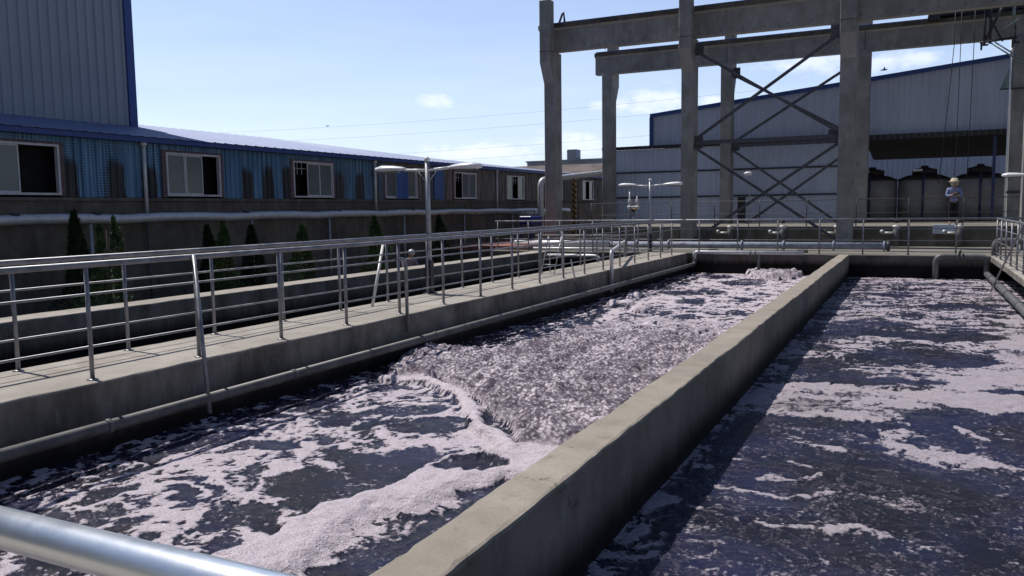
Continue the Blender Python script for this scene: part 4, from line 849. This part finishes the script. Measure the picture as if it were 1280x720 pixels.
# ------------------------------------------------------------------ platform, tanks, standpipes
tag(MB().box(-13.2, 5.5, 34.5, 41.45, GZ+0.006, 0.72, 0.02).box(-2.2, 5.5, 41.451, 46, GZ+0.006, 0.72).build('platform', 'conc_plat'), 'raised dark concrete platform carrying the round tanks', 'platform')
railing('thin steel railing on the edge of the raised platform before the tanks', (-13.1, 34.62), (5.4, 34.62), [0.1+1.83*k for k in range(11)], (0.5,), None, 'brace', 0.016, 1.03, 0.72)
TY = 43.6
for x, lb in ((-1.87, 'dark grey storage tank half hidden by the concrete column'), (0.40, 'middle one of the three dark grey storage tanks'), (2.70, 'dark grey storage tank behind the person in the straw hat')):
    t = thing('storage_tank', lb, 'tank', (x, TY, 0.72), 'round tanks on the platform')
    MB().lathe((x, TY, 0.722), [(1.12, 0), (1.12, 0.68), (1.135, 0.70), (1.135, 0.73), (1.12, 0.75), (1.12, 1.36), (1.135, 1.38), (1.135, 1.41), (1.12, 1.43), (1.11, 1.93)], 48).build('tank_shell', 'tankplastic', t)
    MB().lathe((x, TY, 2.655), [(1.15, 0), (1.15, 0.05), (0.75, 0.22), (0.56, 0.25)], 48).build('tank_shoulder', 'tanklid', t)
    MB().lathe((x, TY, 2.908), [(0.54, 0), (0.54, 0.24), (0.16, 0.34), (0.15, 0.42)], 28).build('hatch', 'tanklid', t)
    MB().tube((x-0.05, TY-1.17, 0.73), (x-0.05, TY-1.17, 2.9), 0.045, 6).build('upright', 'craneblue', t)
    MB().box(x-0.50, x-0.10, TY-0.62, TY-0.56, 3.06, 3.16).build('lid_edge', 'white', t) if x < 0 or 0.3 < x < 0.5 else None
for x, lb in ((-6.78, 'leftmost short standpipe with side tap'), (-4.70, 'second short standpipe from the left, with side tap'), (-2.66, 'short standpipe half hidden behind the middle column'), (-0.58, 'short standpipe beside the end of the blue-grey pipe'), (1.52, 'short standpipe below the person in the straw hat')):
    t = thing('standpipe', lb+' before the platform', 'standpipe', (x, 34.25, -0.06), 'standpipes with taps')
    MB().path([(x, 34.25, -0.055), (x, 34.25, 0.74)], 0.115, 16).build('pipe', 'pipe', t)
    MB().lathe((x, 34.25, 0.66), [(0.135, 0), (0.135, 0.08), (0.05, 0.10)], 16).build('cap', 'pipe_white', t)
    MB().tube((x, 34.25, 0.84), (x+0.04, 34.25, 1.0), 0.07, 8).build('valve_handle', 'darksteel', t)
    tp = MB().tube((x-0.44, 34.2, 0.46), (x-0.1, 34.2, 0.46), 0.045, 8).build('tap', 'pipe_white', t)
    MB().ball((x-0.48, 34.2, 0.50), 0.09, 10).build('tap_wheel', 'lampgrey', tp)
bp = thing('water_main', 'thick horizontal pipe behind the far railing, silver at its left and blue-grey along its length', 'pipe', (-5, 29.2, 0))
MB().path([(-10.2, 29.2, 0.19), (-0.75, 29.2, 0.19)], 0.115, 18).build('blue_pipe', 'pipe_blue', bp)
MB().path([(-14.2, 29.2, 0.19), (-10.21, 29.2, 0.19)], 0.14, 18).build('clad_pipe', 'clad', bp)
for x in (-9.2, -8.0, -5.4, -4.0, -2.4, -0.86): MB().tube((x, 29.2, 0.19), (x+0.06, 29.2, 0.19), 0.165, 18).build('flange', 'pipe_blue', bp)
MB().tube((-0.76, 29.2, 0.19), (-0.66, 29.2, 0.19), 0.17, 16).build('end_cap', 'darksteel', bp)
for x in (-12.5, -9.5, -6.5, -3.5): MB().box(x, x+0.3, 29.0, 29.4, -0.058, 0.05).build('saddle', 'conc_plat', bp)
for i, (y, z, x0, x1, m_, lb) in enumerate(((30.2, 0.14, -14.2, -7.5, 'pipe', 'slim grey pipe lying behind the silver main'), (31.2, 0.42, -14.2, -8.9, 'pipe', 'grey pipe on low stools in the clutter behind the railing'), (32.0, 0.30, -13.6, -9.4, 'rust', 'rusty pipe on low stools in the clutter behind the railing'), (28.7, 0.02, -14.2, -9.0, 'clad', 'thin silver pipe lowest of the pipes behind the far railing'))):
    tag(MB().tube((x0, y, z), (x1, y, z), 0.07, 12).build('loose_pipe', m_), lb, 'pipe')
tag(MB().path([(-11.9, 27.2, -0.14)] + bend((-11.0, 27.2, -0.14), (-9.9, 27.2, -0.14), (-9.9, 27.2, -0.9), 0.25) + [(-9.9, 27.2, -0.94)], 0.07, 12).build('elbow_pipe', 'clad'), 'silver elbow pipe dipping into the side channel', 'pipe')

# tall insulated pipe bending over beside the first column
ip = thing('insulated_pipe', 'shiny insulated pipe rising beside the first column and bending to the right', 'pipe', (-16.0, 36, GZ))
MB().path([(-16.55, 37.0, GZ+0.01)] + bend((-16.55, 37.0, 1), (-16.55, 37.0, 2.95), (-14.6, 41.35, 3.42), 0.3) + [(-14.55, 41.4, 3.42)], 0.145, 16).build('pipe', 'clad', ip)
MB().tube((-16.4, 37, 1.35), (-19, 37.0, 1.35), 0.13, 12).build('branch', 'clad', ip)
hz = thing('striped_post', 'yellow and black striped safety post between the two left columns', 'post', (-17.2, 42.5, GZ))
MB().box(-17.05, -16.87, 42.4, 42.65, GZ+0.01, 3.25, 0.01).build('post', 'hazard', hz)
MB().box(-16.79, -16.72, 42.5, 42.6, GZ+0.01, 3.25).build('side_strip', 'masonry_pale', hz)
tag(MB().box(-17.90, -17.86, 40, 66, GZ+0.01, 1.85).build('low_wall', 'masonry_pale'), 'pale rust streaked wall base glimpsed between the first two columns', 'wall')

# rusty deck, its raised railing and a blue box
tag(MB().box(-17.1, -13.2, 28.2, 33.0, -0.02, 0.14).build('steel_deck', 'reddeck'), 'low rusty red deck near the far left corner of the channel', 'deck')
dk = thing('raised_rail', 'short raised railing with close posts in front of the factory wall', 'railing', (-16.6, 32, 0.14))
MB().tube((-16.6, 28.3, 1.46), (-16.6, 36.4, 1.46), 0.03, 8).build('top_rail', 'rail', dk)
for k in range(9): MB().tube((-16.6, 28.35+k, 0.9), (-16.6, 28.35+k, 1.46), 0.018, 6).build('post', 'brace', dk)
MB().tube((-16.6, 28.3, 0.92), (-16.6, 36.4, 0.92), 0.018, 6).build('bottom_rail', 'brace', dk)
for k in (0, 3, 6, 8): MB().tube((-16.6, 28.37+k, 0.0 if k > 4 else 0.14), (-16.6, 28.37+k, 0.9), 0.025, 6).build('leg', 'brace', dk)
tag(MB().box(-16.3, -15.7, 34.0, 35.3, 0.85, 1.22, 0.03).box(-16.25, -16.19, 34.05, 34.11, GZ+0.01, 0.848).box(-15.8, -15.74, 34.05, 34.11, GZ+0.01, 0.848).box(-16.25, -16.19, 35.2, 35.26, GZ+0.01, 0.848).box(-15.8, -15.74, 35.2, 35.26, GZ+0.01, 0.848).build('blue_cabinet', 'bluebox'), 'small deep blue box at the end of the raised railing', 'box')
gv = thing('gauge_stand', 'little white and yellow dosing pump stand on the platform', 'pump', (-11.1, 34.8, 0.72))
for dx in (-0.17, 0.17): MB().lathe((-11.1+dx, 34.8, 1.62), [(0.07, 0), (0.07, 0.28), (0.03, 0.34), (0.03, 0.42 if dx > 0 else 0.62)], 10).build('cylinder', 'white', gv)
MB().box(-11.36, -10.84, 34.7, 34.9, 1.50, 1.615, 0.02).build('yoke', 'white', gv); MB().box(-11.22, -10.98, 34.66, 34.92, 1.38, 1.50, 0.02).build('motor', 'hazard', gv); MB().tube((-11.1, 34.8, 0.722), (-11.1, 34.8, 1.38), 0.05, 8).build('stand', 'lampgrey', gv)
wb = tag(MB().box(0.66, 1.40, 34.40, 34.44, 0.42, 0.76, 0.008).build('notice_board', 'shed'), 'pale blank board hung on the platform edge beside the standpipe', 'board')

# ------------------------------------------------------------------ distance
db = thing('distant_building', 'flat grey building on the horizon between the left columns', 'building', (-62, 150, GZ))
MB().box(-70, -50, 150, 160, GZ+0.01, 10.7).build('wall', 'distwall', db); MB().box(-61.2, -59.3, 149.6, 152, 10.71, 12.9).build('roof_tank', 'distwall', db); MB().box(-70.2, -49.8, 149.8, 160.2, 10.705, 11.0).build('parapet', 'distwall', db)
for k in range(9): MB().box(-69+k*2.1, -67.9+k*2.1, 149.94, 149.99, 8.2, 9.6).build('window', 'darkroom', db)
do = thing('old_workshop', 'low old workshop with a patched brown roof beyond the blue roof', 'building', (-48, 112, GZ))
MB().box(-58, -38, 110, 118, GZ+0.01, 6.0).build('wall', 'masonry', do); MB().add([(-58.5, 109.5, 6.0), (-37, 109.5, 6.0), (-37, 114, 8.0), (-58.5, 114, 8.0), (-58.5, 118.5, 6.0), (-37, 118.5, 6.0)], [(0, 1, 2, 3), (3, 2, 5, 4), (0, 3, 4), (1, 5, 2)]).build('roof', 'distroof', do)
for i, (za, zb_, yy) in enumerate(((20.5, 19.0, 130), (18.0, 17.0, 130), (14.2, 13.8, 131), (11.6, 12.4, 131))):
    pts = [(-190+q*17, yy, za+(zb_-za)*q/10-3.0*(1-((q-5)/5.0)**2)*0.6) for q in range(11)]
    tag(MB().path(pts, 0.013, 5).build('power_line', 'black'), 'faint %s power line across the pale sky' % ('uppermost', 'second', 'third', 'lowest')[i], 'power line', 'power lines in the distance')
def bird(c, s, lb):
    c = Vector(c); mb = MB(); mb.path([c+Vector((-s*0.5, 0, 0)), c+Vector((-s*0.2, 0, 0.02)), c+Vector((s*0.25, 0, 0.02)), c+Vector((s*0.5, 0, 0.05))], 0.05, 8, True, [0.02*s, 0.11*s, 0.10*s, 0.03*s])
    mb.add([c+Vector((-0.1*s, 0, 0.02)), c+Vector((0.2*s, 0, 0.02)), c+Vector((0.15*s, -0.9*s, 0.35*s)), c+Vector((0.0*s, -0.55*s, 0.32*s))], [(0, 1, 2, 3)])
    mb.add([c+Vector((-0.1*s, 0, 0.02)), c+Vector((0.2*s, 0, 0.02)), c+Vector((0.15*s, 0.9*s, 0.35*s)), c+Vector((0.0*s, 0.55*s, 0.32*s))], [(3, 2, 1, 0)])
    tag(mb.build('bird', 'black'), lb, 'bird', 'birds in flight')
bird((-2.05, 60, 10.3), 0.45, 'small dark bird flying above the blue-trimmed roof'); bird((-41.5, 52, 8.2), 0.28, 'tiny dark bird in the open sky above the low roof')

# ------------------------------------------------------------------ people
def skin(name, verts, edges, mat, parent, sub=2, root=0):
    base = wloc(parent); me = bpy.data.meshes.new(name); me.from_pydata([tuple(Vector(v[:3])-base) for v in verts], edges, []); me.materials.append(M[mat])
    o = bpy.data.objects.new(name, me); COL.objects.link(o); o.parent = parent
    sk = o.modifiers.new('skin', 'SKIN'); sk.use_smooth_shade = True
    for i, v in enumerate(verts):
        d = me.skin_vertices[0].data[i]; d.radius = (v[3], v[4] if len(v) > 4 else v[3]); d.use_root = (i == root)
    s_ = o.modifiers.new('sub', 'SUBSURF'); s_.levels = sub; s_.render_levels = sub
    return o
def tr_(p, x, y, z, rz, s=1.0):
    q = Matrix.Rotation(rz, 3, 'Z') @ (Vector(p[:3])*s); return (q.x+x, q.y+y, q.z+z, *[r*s for r in p[3:]])
def person_standing(x, y, z, rz, label):
    t = thing('person', label, 'person', (x, y, z)); T = lambda L: [tr_(p, x, y, z, rz, 1.0) for p in L]
    # faces -Y when rz = 0
    body = [(0, 0, .92, .125, .095), (0, 0, 1.12, .115, .085), (0, 0.01, 1.32, .14, .095), (0, 0.01, 1.42, .07, .06), (0, 0, 1.48, .05), (0, -.015, 1.56, .078, .09), (0, -.01, 1.66, .075, .085),
            (.085, 0, .86, .085), (.10, -.01, .48, .058), (.11, .02, .09, .038), (.12, -.12, .035, .035), (-.085, 0, .86, .085), (-.10, .02, .48, .058), (-.11, .05, .09, .038), (-.12, -.09, .035, .035),
            (.19, 0.01, 1.37, .052), (.25, .0, 1.12, .042), (.10, -.20, 1.13, .032), (.045, -.25, 1.18, .030), (-.19, 0.01, 1.37, .052), (-.25, .0, 1.12, .042), (-.10, -.20, 1.13, .032), (-.045, -.25, 1.20, .030)]
    e = [(0, 1), (1, 2), (2, 3), (3, 4), (4, 5), (5, 6), (0, 7), (7, 8), (8, 9), (9, 10), (0, 11), (11, 12), (12, 13), (13, 14), (2, 15), (15, 16), (16, 17), (17, 18), (2, 19), (19, 20), (20, 21), (21, 22)]
    skin('body', T(body), e, 'skin', t)
    sh_ = [(0, 0, .84, .155, .125), (0, 0, .98, .15, .115), (0, 0, 1.14, .14, .105), (0, 0.01, 1.33, .16, .115), (0, .01, 1.43, .08, .07), (.20, 0.01, 1.37, .068), (.255, .0, 1.12, .056), (.15, -.15, 1.13, .045), (-.20, 0.01, 1.37, .068), (-.255, 0, 1.12, .056), (-.15, -.15, 1.13, .045)]
    skin('shirt', T(sh_), [(0, 1), (1, 2), (2, 3), (3, 4), (3, 5), (5, 6), (6, 7), (3, 8), (8, 9), (9, 10)], 'shirt_blue', t)
    tr = [(0, 0, .93, .135, .105), (.085, 0, .84, .10), (.10, -.01, .48, .075), (.11, .02, .12, .06), (-.085, 0, .84, .10), (-.10, .02, .48, .075), (-.11, .05, .12, .06)]
    skin('trousers', T(tr), [(0, 1), (1, 2), (2, 3), (0, 4), (4, 5), (5, 6)], 'trousers', t)
    skin('shoe', T([(.115, .05, .04, .045, .04), (.12, -.14, .035, .045, .035)]), [(0, 1)], 'hair', t, 1); skin('shoe', T([(-.115, .08, .04, .045, .04), (-.12, -.11, .035, .045, .035)]), [(0, 1)], 'hair', t, 1)
    c = tr_((0, 0.0, 1.60), x, y, z, rz)
    MB().lathe(c[:3], [(.095, -.10), (.135, -.06), (.145, 0), (.12, .08), (.05, .12)], 16).build('hair', 'straw', t)
    MB().lathe((c[0], c[1]+0.02, c[2]+0.055), [(.20, -.015), (.215, 0.0), (.135, .03), (.125, .10), (.08, .135), (.02, .14)], 24).build('hat', 'straw', t)
    f_ = tr_((0, -.115, 1.56), x, y, z, rz); MB().ball((f_[0], f_[1]+0.02, f_[2]-0.01), .072, 12, 0.9, 0.8, 1.25).build('face', 'skin', t)
    for s in (-1, 1):
        q = tr_((s*.028, -.158, 1.575), x, y, z, rz); MB().ball(q[:3], .011, 8).build('eye', 'hair', t)
        for k in range(4):
            a = tr_((s*(.035-.012*k*0), -.265, 1.165+.018*k), x, y, z, rz); b = tr_((-s*.004, -.285+.004*k, 1.175+.018*k), x, y, z, rz); m_ = tr_((s*.022, -.292, 1.17+.018*k), x, y, z, rz)
            MB().path([a[:3], m_[:3], b[:3]], .0085, 6, True, [.009, .009, .006]).build('finger', 'skin', t)
        a = tr_((s*.04, -.25, 1.20), x, y, z, rz); b = tr_((s*.015, -.27, 1.25), x, y, z, rz); MB().path([a[:3], b[:3]], .010, 6).build('thumb', 'skin', t)
    return t
person_standing(1.36, 35.75, 0.72, 0.15, 'person in a straw hat, blue shirt and black trousers standing before the tanks')
q = tr_((0, -.275, 1.19), 1.36, 35.75, .72, .15)
tag(MB().box(q[0]-.075, q[0]+.075, q[1]-.012, q[1]+.012, q[2]-.045, q[2]+.045, .006).build('phone', 'black'), 'small black device held in both hands by the person in the straw hat', 'phone')
def person_crouching(x, y, z, rz, label):
    t = thing('person', label, 'person', (x, y, z)); T = lambda L: [tr_(p, x, y, z, rz) for p in L]
    body = [(0, 0, .94, .13, .10), (0, -.04, 1.14, .12, .10), (0, -.12, 1.34, .15, .10), (0, -.17, 1.43, .06), (0, -.20, 1.49, .048), (0, -.235, 1.57, .08, .09), (0, -.24, 1.65, .072, .08),
            (.09, 0, .87, .09), (.11, -.06, .48, .06), (.11, .02, .08, .04), (.11, -.12, .04, .035), (-.09, 0, .87, .09), (-.11, -.06, .48, .06), (-.11, .02, .08, .04), (-.11, -.12, .04, .035),
            (.19, -.12, 1.37, .052), (.24, -.20, 1.14, .042), (.12, -.38, 1.20, .03), (-.19, -.12, 1.37, .052), (-.24, -.2, 1.14, .042), (-.12, -.38, 1.20, .03)]
    e = [(0, 1), (1, 2), (2, 3), (3, 4), (4, 5), (5, 6), (0, 7), (7, 8), (8, 9), (9, 10), (0, 11), (11, 12), (12, 13), (13, 14), (2, 15), (15, 16), (16, 17), (2, 18), (18, 19), (19, 20)]
    skin('body', T(body), e, 'skin', t)
    skin('shirt', T([(0, 0, .88, .155, .125), (0, -.04, 1.12, .145, .12), (0, -.12, 1.35, .17, .12), (0, -.16, 1.43, .08), (.20, -.12, 1.37, .07), (.25, -.20, 1.14, .058), (.15, -.34, 1.18, .045), (-.20, -.12, 1.37, .07), (-.25, -.20, 1.14, .058), (-.15, -.34, 1.18, .045)]), [(0, 1), (1, 2), (2, 3), (2, 4), (4, 5), (5, 6), (2, 7), (7, 8), (8, 9)], 'shirt_lilac', t)
    skin('trousers', T([(0, 0, .93, .14, .11), (.09, 0, .85, .10), (.11, -.06, .48, .075), (.11, .02, .10, .06), (-.09, 0, .85, .10), (-.11, -.06, .48, .075), (-.11, .02, .10, .06)]), [(0, 1), (1, 2), (2, 3), (0, 4), (4, 5), (5, 6)], 'cloth_red', t)
    c = tr_((0, -.23, 1.62), x, y, z, rz); MB().lathe(c[:3], [(.10, -.07), (.105, 0), (.09, .06), (.03, .10)], 16).build('hair', 'lampgrey', t)
person_crouching(-13.5, 20.4, GZ, 1.2, 'person in a lilac grey patterned shirt standing low behind the tank rim')
